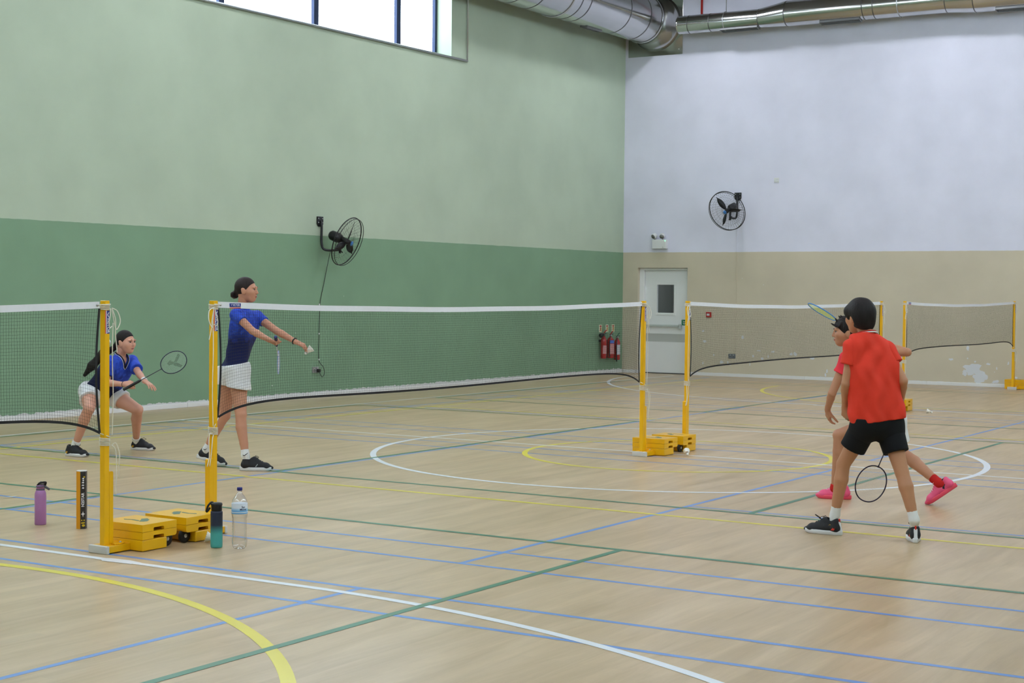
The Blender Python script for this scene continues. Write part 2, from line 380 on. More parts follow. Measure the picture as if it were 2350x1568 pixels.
for k, (a, b, c_, d) in enumerate(courts):
    for x in (a, b, c_, d): ly('b', x, BY0, BY1, .04)
    for y in (5.21, 9.14): lx('b', y, a, d, .04)
    mid = (a + d) / 2
    ly('b', mid, BY0, 5.21, .04); ly('b', mid, 9.14, BY1, .04)
    for y in (1.25, 12.94, BY0): lx('b', y, a, d, .04)
for x in (1.75, 8.77, 10.77, 17.71, 19.65, 26.5): ly('g', x, 0.35, 13.62, .05)
for a, b in ((1.75, 8.77), (10.77, 17.71), (19.65, 26.5)):
    for y in (4.66, 9.2, 13.62): lx('g', y, a, b, .05)
for x in (10.33, 18.11): ly('y', x, 1.4, 12.64, .05)
lx('y', 12.64, 1.0, 26.9, .05)
ly('w', 14.3, 0.2, 13.73, .05); lx('w', 13.73, 0.6, 27.95, .05)
arc('w', 14.28, 7.0, 3.0, 0, 360, .06, 128)
arc('y', 14.28, 6.97, 1.52, 0, 360, .055, 96)
ly('w', 6.68, 5.5, 8.5, .055); arc('w', 0.72, 5.5, 5.96, -90, 0, .055, 72); arc('w', 0.72, 8.5, 5.96, 0, 90, .055, 72)
ly('w', 21.9, 5.5, 8.5, .055); arc('w', 27.9, 5.5, 6.0, 180, 270, .055, 72); arc('w', 27.9, 8.5, 5.85, 90, 180, .055, 72)
arc('y', 2.42, 6.98, 3.8, -90, 90, .065, 96); arc('y', 26.18, 7.0, 3.8, 90, 270, .06, 96)
# worn white repair patch on the arc
MB().add([(6.64, 6.76, .0018), (6.71, 6.74, .0018), (6.73, 6.86, .0018), (6.72, 7.0, .0018), (6.69, 7.06, .0018), (6.625, 6.98, .0018), (6.63, 6.86, .0018)], [(0, 1, 2, 3, 4, 5)]).build('line_repair_patch', M_wht, fl)
# ---------------------------------------------------------------- ducts
M_duct = mat('galvanised_duct_metal', (205, 206, 206), 0.16, metal=1.0, noise=0.1, nscale=2.0, rgb2=(186, 186, 184))
M_seam = mat('duct_seam_metal', (120, 120, 120), 0.35, metal=1.0)
M_dark = mat('black_plastic', (22, 22, 24), 0.45)
M_grille = mat('grey_grille', (120, 122, 124), 0.5, metal=0.3)
d = empty('ventilation_duct', (24.0, 14.44, 6.51), label='large round galvanised duct under the roof along the green wall', cat='duct')
off = d.location
DYC, DZC, DR = 14.44, 6.97, 0.46
xs = [13.0, 15.6, 18.2, 20.8, 22.9, 23.5, 24.7, 25.0, 26.5, 27.3, 27.75]
for a, b in zip(xs[:-1], xs[1:]):
    MB().tube([(a, DYC, DZC), (b, DYC, DZC)], DR, 48, cap=False).build('duct_section', M_duct, d, off)
    MB().tube([(b - .012, DYC, DZC), (b + .012, DYC, DZC)], DR + .004, 48, cap=False).build('seam_ring', M_seam, d, off)
fl_prof = [(DR, 0), (DR + .012, .03), (DR + .012, .06), (DR, .09), (DR + .004, .3), (DR + .02, .48), (DR + .05, .6), (DR + .10, .645)]
MB().lathe(fl_prof, (27.75, DYC, DZC), 48, (1, 0, 0)).build('flared_collar', M_duct, d, off)
MB().bx(XW - .012, XW - .001, 13.85, 15.05, 6.33, 7.6, .002).build('wall_plate', M_duct, d, off)
MB().cyl((XW - .02, 13.93, 6.43), (XW - .008, 13.93, 6.43), .012, 10).build('rivet', M_trim, d, off)
MB().lathe([(0, 0), (DR, 0), (DR, .02), (0, .02)], (13.0, DYC, DZC), 48, (1, 0, 0)).build('end_cap', M_duct, d, off)
gr = empty  # grilles on the underside
def duct_grille(parent, c, ax, ln, ang, r, off):
    """small louvred outlet on a round duct; ang = direction around the axis"""
    ax = Vector(ax); side = Vector((0, 0, 1)).cross(ax)
    n = math.cos(ang) * side + math.sin(ang) * Vector((0, 0, 1)); t = ax.cross(n)
    R = Matrix((ax, t, n)).transposed(); c0 = Vector(c) + n * (r + .006)
    f = MB()
    for s in (-1, 1):
        f.box(c0 + t * .07 * s, (ln, .016, .035), R); f.box(c0 + ax * (ln / 2) * s, (.016, .156, .035), R)
    fo = f.build('outlet_frame', M_grille, parent, off)
    for k in range(3): MB().box(c0 + t * (-.035 + .035 * k), (ln - .02, .006, .02), R).build('louvre', M_grille, parent, off)
    MB().box(c0 - n * .016, (ln, .14, .004), R).build('outlet_back', M_dark, parent, off)
duct_grille(d, (25.9, DYC, DZC), (1, 0, 0), .55, math.radians(-80), DR, off)
for x in (16.0, 20.0, 24.4):
    hb = MB(); hb.tube([(x, DYC - DR - .01, DZC), (x, DYC - DR - .01, ZC)], .008); hb.tube([(x, DYC + DR + .01, DZC), (x, DYC + DR + .01, ZC)], .008)
    hb.tube(ring((x, DYC, DZC), (0, 1, 0), (0, 0, 1), DR + .01, 40), .012, 6, closed=True); hb.build('hanger', M_steel, d, off)

d2 = empty('ventilation_duct', (27.9, 9.0, 6.62), label='slimmer shiny duct running along the top of the white wall', cat='duct')
off = d2.location
R1, Z1, R2, Z2, R3, Z3 = .175, 6.80, .235, 6.84, .262, 6.83
def dsec(pts, name='duct_section'): MB().tube([(27.9, y, z) for y, z, r in pts], [r for y, z, r in pts], 40, cap=False).build(name, M_duct, d2, off)
dsec([(13.66, Z1, R1), (13.0, Z1, R1), (12.0, Z1, R1)]); dsec([(12.0, Z1, R1), (11.45, Z2, R2)], 'taper_section')
dsec([(11.45, Z2, R2), (9.75, Z2, R2)]); dsec([(9.75, Z2, R2), (8.45, Z2, R2)]); dsec([(8.45, Z2, R2), (7.95, Z3, R3)], 'taper_section'); dsec([(7.95, Z3, R3), (5.0, Z3, R3)]); dsec([(5.0, Z3, R3), (1.5, Z3, R3)])
for y, z, r in ((13.45, Z1, R1), (13.0, Z1, R1), (12.0, Z1, R1), (11.45, Z2, R2), (9.95, Z2, R2), (9.75, Z2, R2), (8.45, Z2, R2), (7.95, Z3, R3), (5.0, Z3, R3)):
    MB().tube([(27.9, y - .008, z), (27.9, y + .008, z)], r + .003, 40, cap=False).build('seam_ring', M_seam, d2, off)
MB().lathe([(0, 0), (R1 * .6, .004), (R1 * .95, .02), (R1, .05)], (27.9, 13.71, Z1), 40, (0, -1, 0)).build('end_cap', M_duct, d2, off)
for y, z, r in ((12.4, Z1, R1), (10.4, Z2, R2), (7.2, Z3, R3)): duct_grille(d2, (27.9, y, z), (0, 1, 0), .75, math.radians(-78), r, off)
for y, z, r in ((12.7, Z1, R1), (9.3, Z2, R2), (6.0, Z3, R3)):
    hb = MB(); hb.tube([(27.9, y, z + r), (27.9, y, ZC)], .008); hb.tube(ring((27.9, y, z), (1, 0, 0), (0, 0, 1), r + .006, 36), .008, 6, closed=True); hb.build('hanger', M_steel, d2, off)
M_red = mat('fire_red_paint', (176, 30, 30), 0.35)
tag(MB().tube([(XW - .04, 13.43, 7.0), (XW - .04, 13.43, ZC)], .022).build('sprinkler_pipe', M_red), 'thin red pipe dropping down the white wall above the duct', 'pipe')

# ---------------------------------------------------------------- lamps
M_lampbody = mat('grey_lamp_housing', (140, 142, 145), 0.4, metal=0.5)
M_lamp = mat('lamp_diffuser', (255, 255, 255), 0.5, emit=(243, 247, 255), estr=LAMP)
_lb = MB().lathe([(.06, .42), (.07, .26), (.16, .22), (.19, .08), (.26, .0), (.265, -.02)], n=28); _lb.tube([(0, 0, .4), (0, 0, 1.3)], .012)
_lbm = _lb.mesh('lamp_housing'); _ldm = MB().lathe([(0, -.024), (.245, -.024), (.245, -.02)], n=28).mesh('diffuser')
lamp_n = 0
for iy, ly_ in enumerate((2.4, 8.4, 13.0)):
    for ix, lx_ in enumerate((5.0, 10.3, 15.6, 20.9, 26.2)):
        row = ('row farthest from the green wall', 'middle row under the roof', 'row nearest the green wall')[iy]
        o = empty('high_bay_lamp', (lx_, ly_, 7.6), label='high bay lamp, %s from the white wall, %s' % (('first', 'second', 'third', 'fourth', 'fifth')[4 - ix], row), cat='lamp', group='high bay lamps under the roof')
        link_mesh('lamp_housing', _lbm, M_lampbody, o); link_mesh('diffuser', _ldm, M_lamp, o)

cl_ = empty('corridor_fill_lamp', (XW + 1.2, 14.2, 2.5), label='small round fill lamp added on the corridor ceiling behind the door', cat='lamp')  # unseen lamp, added to brighten the corridor behind the door pane
MB().lathe([(.14, 0), (.14, -.03), (.10, -.05), (0, -.05)], n=24).build('diffuser', mat('corridor_fill_diffuser', (255, 255, 255), .5, emit=(244, 248, 255), estr=40), cl_)
MB().lathe([(.155, 0), (.155, -.02), (.142, -.022)], n=24).build('rim', M_lampbody, cl_)
# ---------------------------------------------------------------- door
M_doorw = mat('white_door_paint', (234, 236, 236), 0.4); M_reveal = mat('beige_reveal_paint', (190, 180, 152), 0.6)
dr = empty('door_1', (XW + .15, 14.2, 0)); dr['kind'] = 'structure'; dr['label'] = 'white fire door with a narrow vision pane and push bar'; off = dr.location
dfx = XW + .13
MB().bx(dfx - .05, dfx + .07, DY0, DY0 + .05, 0, DZ, .003).build('door_frame', M_doorw, dr, off)
MB().bx(dfx - .05, dfx + .07, DY1 - .10, DY1, 0, DZ, .003).build('door_frame', M_doorw, dr, off)
MB().bx(dfx - .05, dfx + .07, DY0 + .05, DY1 - .10, DZ - .05, DZ, .003).build('door_frame', M_doorw, dr, off)
ly0, ly1, wy0, wy1, wz0, wz1 = DY0 + .055, DY1 - .105, 14.03, 14.41, 1.22, 1.78
lf = MB(); lf.bx(dfx, dfx + .05, ly0, ly1, .012, wz0); lf.bx(dfx, dfx + .05, ly0, ly1, wz1, DZ - .055); lf.bx(dfx, dfx + .05, ly0, wy0, wz0, wz1); lf.bx(dfx, dfx + .05, wy1, ly1, wz0, wz1)
leaf = lf.build('door_leaf', M_doorw, dr, off)
vf = MB()
for y0, y1, z0, z1 in ((wy0 - .045, wy0, wz0 - .05, wz1 + .05), (wy1, wy1 + .045, wz0 - .05, wz1 + .05), (wy0, wy1, wz0 - .05, wz0), (wy0, wy1, wz1, wz1 + .05)): vf.bx(dfx - .012, dfx, y0, y1, z0, z1, .003)
vf.build('vision_frame', M_doorw, dr, off)
MB().bx(dfx + .022, dfx + .03, wy0, wy1, wz0, wz1).build('pane', M_glass, dr, off)
pb = MB(); pb.bx(dfx - .09, dfx - .055, 13.86, 14.66, .94, .985, .008); pb.bx(dfx - .09, dfx, 13.84, 13.89, .90, 1.0, .006); pb.bx(dfx - .09, dfx, 14.62, 14.66, .90, 1.0, .006)
pb.build('push_bar', mat('pale_grey_bar', (196, 202, 200), 0.35, metal=0.2), dr, off)
MB().bx(dfx - .004, dfx, ly0 + .02, ly1 - .02, .64, .80).build('protection_plate', mat('grey_plate', (192, 194, 192), 0.5), dr, off)
MB().bx(dfx - .03, dfx + .07, DY0 + .05, DY1 - .10, 0, .02).build('threshold', mat('dark_threshold', (90, 90, 88), 0.5), dr, off)
ES = mat('exit_green', (0, 120, 74), 0.4); sg = empty('exit_sign', (dfx - .004, 13.80, 1.03), label='small green arrow sign on the white door above its push bar', cat='sign')
MB().bx(-.004, 0, -.055, .055, -.055, .055, .001).build('sign_plate', ES, sg)
ch = MB()
for zz in (.028, -.012):
    for s in (-1, 1): ch.add([(-.0045, 0, zz - .03), (-.0045, s * .03, zz), (-.0045, s * .03, zz + .018), (-.0045, 0, zz - .012)], [(0, 1, 2, 3)])
ch.build('chevron', M_wht, sg)
sg.parent = None

# ---------------------------------------------------------------- wall fittings
M_whitep = mat('white_plastic', (220, 222, 222), 0.4); M_lens = mat('smoked_lens', (120, 120, 115), 0.15)
e = empty('emergency_light', (XW, 14.27, 2.62), label='twin-headed white emergency light above the white door', cat='emergency light')
MB().bx(-.10, 0, -.155, .155, -.125, .055, .008).build('housing', M_whitep, e)
for s, a in ((.115, .5), (-.06, -.35)):
    hd = MB().lathe([(.03, -.05), (.05, -.03), (.052, .03), (.046, .045)], (-.07, s, .13), 20, (-1, .5 * a, -.45)).build('lamp_head', M_whitep, e)
    MB().lathe([(0, .046), (.045, .045)], (-.07, s, .13), 20, (-1, .5 * a, -.45)).build('lens', M_lens, hd)
    MB().tube([(-.05, s, .05), (-.06, s, .12)], .012).build('swivel', M_lens, hd)
MB().lathe([(0, .006), (.009, .004), (.01, 0)], (-.10, -.135, .03), 12, (-1, 0, 0)).build('indicator', mat('green_led', (120, 255, 170), 0.3, emit=(110, 255, 170), estr=3.0), e)
pt = MB(); add_text(pt, 'EL', .03, (-.1012, -.09, -.10), (0, -1, 0), (0, 0, 1)); pt.build('print', M_lens, e)
v = empty('wall_vent', (XW, 11.83, 3.79), label='small square white vent high on the white wall', cat='vent')
MB().bx(-.012, 0, -.05, .05, -.045, .045, .003).build('frame', M_whitep, v)
for k in range(3): MB().box((-.016, 0, -.025 + .022 * k), (.012, .08, .004), Matrix.Rotation(.5, 3, 'Y')).build('slat', M_whitep, v)
c = empty('call_point', (XW, 13.2, 1.2), label='red fire alarm call point on the beige wall right of the door', cat='alarm')
MB().bx(-.05, 0, -.05, .05, -.05, .05, .006).build('box', M_red, c)
MB().bx(-.053, -.05, -.03, .03, -.022, .022).build('break_glass', mat('pale_glass_label', (200, 205, 210), 0.2), c)
def wall_socket(name, loc, face, label, mtl):
    o = empty(name, loc, label=label, cat='socket')
    ux = Vector((face[1], -face[0], 0)) * 1.0; n = Vector(face)
    R = Matrix((ux, n, Vector((0, 0, 1)))).transposed()
    MB().box(n * .006, (.148, .012, .088), R, .003).build('plate', mtl, o)
    for s in (-1, 1):
        MB().box(n * .014 + ux * (.035 * s) + Vector((0, 0, .022)), (.018, .006, .012), R).build('switch', M_whitep, o)
        h_ = MB()
        for q, zz in ((0, .002), (-.011, -.018), (.011, -.018)): h_.box(n * .0125 + ux * (.035 * s + q) + Vector((0, 0, zz)), (.005, .002, .008), R)
        h_.build('pin_holes', M_dark, o)
    return o
wall_socket('wall_socket', (XW, 12.7, .40), (-1, 0, 0), 'grey double socket low on the beige wall behind the net', mat('grey_socket', (120, 125, 132), 0.35, metal=0.4))
skt = wall_socket('wall_socket', (18.62, YW, .41), (0, -1, 0), 'metal double socket low on the green wall below the fan', mat('steel_socket', (170, 172, 176), 0.3, metal=0.7))
cd_ = MB(); cd_.bx(XW - .012, XW, 12.622, 12.64, .45, 2.9, .002)
tag(cd_.build('cable_trunking', M_white), 'thin painted-over cable trunking down the end wall under the fan', 'trunking')
# bare plaster showing through the beige paint
M_plaster = mat('bare_white_plaster', (214, 217, 222), 0.7)
def chip(cy, cz, ry, rz, seed, n=18):
    rnd = random.Random(seed); pts = []
    for k in range(n):
        a = 2 * PI * k / n; q = 1 + rnd.uniform(-.35, .3); pts.append((cy + ry * q * math.cos(a), cz + rz * q * math.sin(a)))
    MB().add([(XW - .0010 - .00025 * (seed % 17), y, z) for y, z in pts], [tuple(range(n))]).build('plaster_patch', M_plaster, we)
chip(8.02, .30, .17, .11, 1); chip(7.88, .17, .12, .10, 2); chip(8.17, .24, .04, .06, 3); chip(7.62, .10, .06, .03, 4)
rr = random.Random(5)
for k in range(34):
    yy = rr.uniform(7.2, 13.4); chip(yy, rr.uniform(.08, .5) if rr.random() < .8 else rr.uniform(.5, 1.1), rr.uniform(.01, .045), rr.uniform(.01, .04), 10 + k, 9)

# fans --------------------------------------------------------------
M_fan = mat('black_fan_enamel', (24, 24, 28), 0.35); M_badge = mat('blue_badge', (60, 120, 190), 0.3)
_rt = Vector((_r.x, _r.y, 0)).normalized()
def wall_fan(plate, wn, centre, axis, rad, spin, label):
    """plate: fixing point on wall, wn: wall normal, centre: hub centre, axis: facing direction"""
    o = empty('wall_fan', plate, label=label, cat='fan', group='wall mounted fans'); off = o.location
    P = Vector(plate); n = Vector(wn); C = Vector(centre); ax = Vector(axis).normalized(); t = Vector((0, 0, 1)).cross(n)
    R = Matrix((t, n, Vector((0, 0, 1)))).transposed()
    MB().prism([(-.07, .08), (.07, .08), (.07, -.03), (.04, -.07), (-.04, -.07), (-.07, -.03)], lambda a, b: P + t * a + n * .002 + Vector((0, 0, b)), lambda a, b: P + t * a + n * .02 + Vector((0, 0, b))).build('wall_plate', M_fan, o, off)
    for s in (-1, 1):
        for zz in (.05, -.01): MB().cyl(P + t * .045 * s + n * .018 + Vector((0, 0, zz)), P + t * .045 * s + n * .028 + Vector((0, 0, zz)), .009, 8).build('bolt', M_steel, o, off)
    M0 = C - ax * .10                       # motor front
    foot = M0 - Vector((0, 0, .17)) - ax * .03
    low = P + n * .045 + Vector((0, 0, foot.z - P.z)) ; 
    arm = bez([P + n * .03 + Vector((0, 0, .02)), P + n * .045 + Vector((0, 0, -.06)), P + n * .045 + Vector((0, 0, (foot.z - P.z) * .75)), low + n * .07, foot], 8)
    MB().tube(arm, .018, 10).build('arm', M_fan, o, off)
    MB().tube([foot - Vector((0, 0, .05)), foot, foot + Vector((0, 0, .09)), M0 - ax * .05], [.016, .022, .02, .025], 8).build('tilt_bracket', M_fan, o, off)
    MB().tube([foot + ax * .05 - Vector((0, 0, .02)), foot - ax * .06 + Vector((0, 0, .005))], .009, 6).build('clamp_screw', M_fan, o, off)
    MB().lathe([(.0, -.22), (.05, -.215), (.075, -.18), (.078, -.06), (.06, -.02), (.045, 0)], M0, 24, ax).build('motor', M_fan, o, off)
    MB().lathe([(.0, .055), (.035, .05), (.045, .0), (.045, -.09)], C, 20, ax).build('hub', M_fan, o, off)
    u = ax.orthogonal().normalized(); v = ax.cross(u)
    D_ = math.cos(math.radians(spin)) * _rt + math.sin(math.radians(spin)) * Vector((0, 0, 1)); spin = math.atan2(D_.dot(v), D_.dot(u))
    for k in range(3):
        a = spin + 2 * PI * k / 3; e_ = math.cos(a) * u + math.sin(a) * v; w_ = ax.cross(e_)
        vs = []; fs = []; m_ = 9
        for i in range(m_):
            q = i / (m_ - 1); r_ = .045 + (rad * .86 - .045) * q; ch_ = (.018 + .034 * math.sin(PI * min(1, q * 1.15)) ** .8) * (1 - .75 * max(0, q - .75) / .25); tw = .75 - .35 * q
            d_ = w_ * math.cos(tw) + ax * math.sin(tw)
            for s in (-1, 1):
                for th in (-.003, .003): vs.append(C + e_ * r_ + d_ * ch_ * s + (ax * math.cos(tw) - w_ * math.sin(tw)) * th)
        for i in range(m_ - 1):
            b_ = 4 * i
            for a1, a2 in ((0, 1), (1, 3), (3, 2), (2, 0)): fs.append((b_ + a1, b_ + a2, b_ + 4 + a2, b_ + 4 + a1))
        fs += [(0, 1, 3, 2), (4 * m_ - 4, 4 * m_ - 2, 4 * m_ - 1, 4 * m_ - 3)]
        MB().add(vs, fs, True).build('blade', M_fan, o, off)
    MB().tube(ring(C - ax * .01, u, v, rad, 64), .0085, 6, closed=True).build('cage_rim', M_fan, o, off)
    MB().tube(ring(C + ax * .035, u, v, rad * .985, 64), .005, 6, closed=True).build('cage_rim', M_fan, o, off)
    for side, dep, nw in ((1, .085, 44), (-1, -.11, 36)):
        g_ = MB()
        for k in range(nw):
            a = 2 * PI * k / nw; pts = []
            for q in (0.13, .35, .6, .82, .95, 1.0):
                aa = a + side * .35 * (1 - q); e_ = math.cos(aa) * u + math.sin(aa) * v
                pts.append(C + e_ * rad * q + ax * (dep * (1 - q ** 3) - .01 * q))
            g_.tube(pts, .0012, 4, cap=False)
        for q in (.13, .45, .75): g_.tube(ring(C + ax * dep * (1 - q ** 3), u, v, rad * q, 48), .0012, 4, closed=True)
        g_.build('cage_wires', M_fan, o, off, kind='stuff')
    MB().lathe([(0, .010), (.034, .008), (.038, 0)], C + ax * .083, 24, ax).build('badge', M_badge, o, off)
    return o
def to_cam(c_): return (Vector((0, 0, CAMZ)) - Vector(c_)).normalized()
F1C = Vector((18.84, 14.70, 2.335)); F2C = Vector((27.93, 12.64, 3.195))
wall_fan((18.70, YW, 2.63), (0, -1, 0), F1C, to_cam(F1C) * .40 + _rt * .86 - Vector((0, 0, .36)), .375, 77, 'black wall fan on the green wall, turned side-on')
wall_fan((XW, 12.62, 3.49), (-1, 0, 0), F2C, to_cam(F2C) * .78 - _rt * .52 - Vector((0, 0, .34)), .385, 133, 'black wall fan on the white wall, facing the court')
cb = MB(); cb.tube(bez([(18.76, 14.95, 2.2), (18.86, YW - .05, 2.06), (18.80, YW - .012, 1.7), (18.72, YW - .008, 1.4), (18.70, YW - .008, .9), (18.70, YW - .008, .56), (18.76, YW - .04, .45), (18.77, YW - .06, .36), (18.71, YW - .06, .30), (18.67, YW - .04, .38)], 8), .0045, 6)
pc = empty('power_cable', (18.70, YW - .01, .3), label='thin black fan cable hanging down the green wall', cat='cable'); off = pc.location
cb.build('cord', M_dark, pc, off)
MB().box((18.665, YW - .035, .395), (.05, .045, .05), None, .008).build('plug', M_dark, pc, off)
for zz in (1.39, .56, .95): MB().bx(18.69, 18.71, YW - .014, YW, zz - .012, zz + .012, .002).build('cable_clip', M_whitep, pc, off)

# fire extinguishers ------------------------------------------------
M_ext = mat('extinguisher_red', (168, 26, 30), 0.25, coat=0.4); M_lab = mat('extinguisher_label', (196, 196, 200), 0.4); M_lab2 = mat('extinguisher_label_red', (176, 70, 76), 0.4, noise=.4, nscale=60, rgb2=(205, 170, 170)); M_band = mat('label_blue', (70, 110, 196), 0.4); M_hgreen = mat('green_handle', (20, 90, 66), 0.4)
def extinguisher(x, z0, hgt, r, kind, label):
    o = empty('fire_extinguisher', (x, YW - .10, z0), label=label, cat='extinguisher', group='fire extinguishers beside the corner')
    MB().lathe([(r * .8, 0), (r, .02), (r, hgt * .80), (r * .93, hgt * .87), (r * .6, hgt * .95), (.022, hgt), (.022, hgt + .03)], n=28).build('cylinder', M_ext, o)
    n0, n1 = math.radians(195), math.radians(330)
    def wrap(za, zb, mm, nm, a0=n0, a1=n1):
        vs = []; fs = []
        for k in range(13):
            a = a0 + (a1 - a0) * k / 12
            for zz in (za, zb): vs.append(((r + .0015) * math.cos(a), (r + .0015) * math.sin(a), zz))
        for k in range(12): fs.append((2 * k, 2 * k + 2, 2 * k + 3, 2 * k + 1))
        MB().add(vs, fs, True).build(nm, mm, o)
    if kind == 'water': wrap(hgt * .25, hgt * .72, M_lab, 'label')
    elif kind == 'powder': wrap(hgt * .2, hgt * .68, M_lab2, 'label'); wrap(hgt * .71, hgt * .85, M_band, 'colour_band')
    else: wrap(hgt * .22, hgt * .60, M_lab2, 'label')
    MB().lathe([(.025, 0), (.028, .015), (.02, .03)], (0, 0, hgt + .02), 14).build('neck_ring', M_steel, o)
    hm = M_hgreen if kind == 'water' else M_ext
    MB().box((.03, -.005, hgt + .05), (.12, .022, .014), Matrix.Rotation(-.1, 3, 'Y'), .003).build('carry_handle', M_dark, o)
    MB().box((.035, -.005, hgt + .085), (.13, .02, .012), Matrix.Rotation(-.55, 3, 'Y'), .003).build('lever', hm, o)
    if kind == 'co2':
        MB().tube([(-.02, -.01, hgt + .03), (-.08, -.03, hgt + .05)], .012).build('hose', M_dark, o)
        MB().tube([(-.06, -.03, hgt + .04), (-.21, -.05, hgt + .02)], [.03, .045], 16).build('horn', M_dark, o)
    else:
        MB().tube(bez([(-.02, -.01, hgt + .03), (-.06, -.03, hgt + .01), (-r - .02, -.03, hgt * .7), (-r - .015, -.03, hgt * .3), (-r - .01, -.03, .03)], 5), .009).build('hose', M_dark, o)
        if kind == 'water': MB().tube([(-r - .01, -.03, .05), (-r - .005, -.03, -.03)], .013).build('nozzle', M_dark, o)
    MB().bx(-.03, .03, r * .6, .10, hgt * .75, hgt * .85).build('wall_bracket', M_dark, o)
extinguisher(27.44, .31, .44, .058, 'co2', 'slim red extinguisher with a black horn, leftmost of three')
extinguisher(27.72, .31, .42, .073, 'powder', 'middle red extinguisher with a blue band on its label')
extinguisher(28.00, .27, .42, .062, 'water', 'red extinguisher with a white label and green handle nearest the corner')
M_sgn = mat('cream_sign', (228, 226, 198), 0.5); M_sr = mat('sign_red', (170, 50, 44), 0.5); M_sy = mat('sign_yellow', (214, 200, 120), .5)
for k, x in enumerate((27.48, 27.75, 28.0)):
    o = empty('extinguisher_sign', (x, YW, .9), label=('small cream notice above the slim extinguisher', 'small cream notice above the middle extinguisher', 'small cream notice above the extinguisher nearest the corner')[k], cat='sign', group='extinguisher notices')
    MB().bx(-.055, .055, -.004, 0, -.075, .075).build('plate', M_sgn, o)
    q = MB(); q.bx(-.035, .035, -.0052, -.004, .035, .062); q.bx(-.012, .012, -.0052, -.004, -.02, .035); q.bx(-.022, .002, -.0052, -.004, -.05, .0); q.build('pictogram', M_sr, o)
    MB().bx(.008, .042, -.0052, -.004, -.06, .02).build('panel', M_sy, o)
# ---------------------------------------------------------------- net posts
M_post = mat('yellow_powder_coat', (240, 182, 14), 0.32, noise=0.05, nscale=5, coat=0.2)
M_rub = mat('white_rubber', (206, 204, 198), 0.6, noise=0.12, nscale=20); M_emb = mat('green_emblem', (46, 84, 50), 0.4)
M_wheel = mat('black_rubber', (24, 24, 26), 0.5); M_hub = mat('pale_hub', (200, 200, 198), 0.4); M_rope = mat('white_cord', (226, 222, 208), 0.75)
M_sblue = mat('sticker_blue', (38, 46, 132), 0.4); M_sred = mat('sticker_red', (214, 82, 68), 0.4); M_swhite = mat('sticker_white', (228, 228, 236), 0.4)
PH = 1.535
def rrect(x0, x1, z0, z1, r, corners=(1, 1, 1, 1), n=5):
    out = []
    for (cx, cz, a0, on) in ((x1 - r, z1 - r, 0, corners[0]), (x0 + r, z1 - r, 90, corners[1]), (x0 + r, z0 + r, 180, corners[2]), (x1 - r, z0 + r, 270, corners[3])):
        if on:
            for k in range(n + 1):
                a = math.radians(a0 + 90 * k / n); out.append((cx + r * math.cos(a), cz + r * math.sin(a)))
        else: out.append((cx + (r if a0 in (0, 270) else -r), cz + (r if a0 in (0, 90) else -r)))
    return out
_pm = {}
def post_meshes():
    m = {}
    m['post'] = MB().bx(-.02, .02, -.02, .02, .045, PH, .003).mesh('post')
    q = MB(); q.prism(rrect(.02, .052, .045, .495, .012, (1, 0, 0, 0)), lambda a, b: (a, -.02, b), lambda a, b: (a, .02, b)); m['stiffener'] = q.mesh('stiffener')
    m['foot'] = MB().bx(-.036, .20, -.075, .075, .006, .048, .003).mesh('foot')
    m['end_cap'] = MB().bx(-.056, -.034, -.08, .08, 0, .05, .005).mesh('end_cap')
    q = MB(); q.bx(.03, .115, -.062, -.025, .048, .056, .003); m['lug'] = q.mesh('lug')
    m['bolt'] = MB().lathe([(.008, 0), (.008, .006), (0, .009)], (.09, -.043, .056), 10).mesh('bolt')
    m['base_weight'] = MB().bx(.14, .35, -.178, .178, .004, .0705, .004).mesh('base_weight')
    for nm, z0, z1, corner in (('lower_weight', .0725, .1185, (0, 0, 0, 1)), ('upper_weight', .1205, .166, (0, 0, 0, 0))):
        q = MB(); full = rrect(.14, .435, z0, z1, .018, corner)
        # a hand hold is cut right through the lower edge
        hi = [(.325, z0), (.325, z0 + .016), (.32, z0 + .021), (.24, z0 + .021), (.235, z0 + .016), (.235, z0)]
        top = [p for p in full if p[1] > (z0 + z1) / 2]; bot_l = [p for p in full if p[1] <= (z0 + z1) / 2 and p[0] < .2]; bot_r = [p for p in full if p[1] <= (z0 + z1) / 2 and p[0] >= .2]
        q.prism(top + bot_l + list(reversed(hi)) + bot_r, lambda a, b: (a, -.178, b), lambda a, b: (a, .178, b))
        m[nm] = q.mesh(nm)
    m['wheel'] = MB().lathe([(.012, -.013), (.04, -.013), (.045, -.009), (.045, .009), (.04, .013), (.012, .013)], n=24, axis=(0, 1, 0)).mesh('wheel')
    m['hub'] = MB().lathe([(0, -.015), (.012, -.0145), (.013, .0145), (0, .015)], n=14, axis=(0, 1, 0)).mesh('hub')
    q = MB(); z = .1668   # racket-and-shuttle style mark on the lid
    q.add([(.268, .112, z), (.245, .084, z), (.262, .038, z), (.247, -.035, z), (.277, -.018, z), (.285, .050, z)], [(0, 1, 2, 3, 4, 5)])
    q.add([(.237, -.052, z), (.300, -.005, z), (.332, .024, z), (.368, .004, z), (.345, -.022, z), (.335, -.045, z), (.275, -.085, z), (.250, -.077, z)], [tuple(range(8))])
    m['emblem'] = q.mesh('emblem')
    return m
PMM = post_meshes()
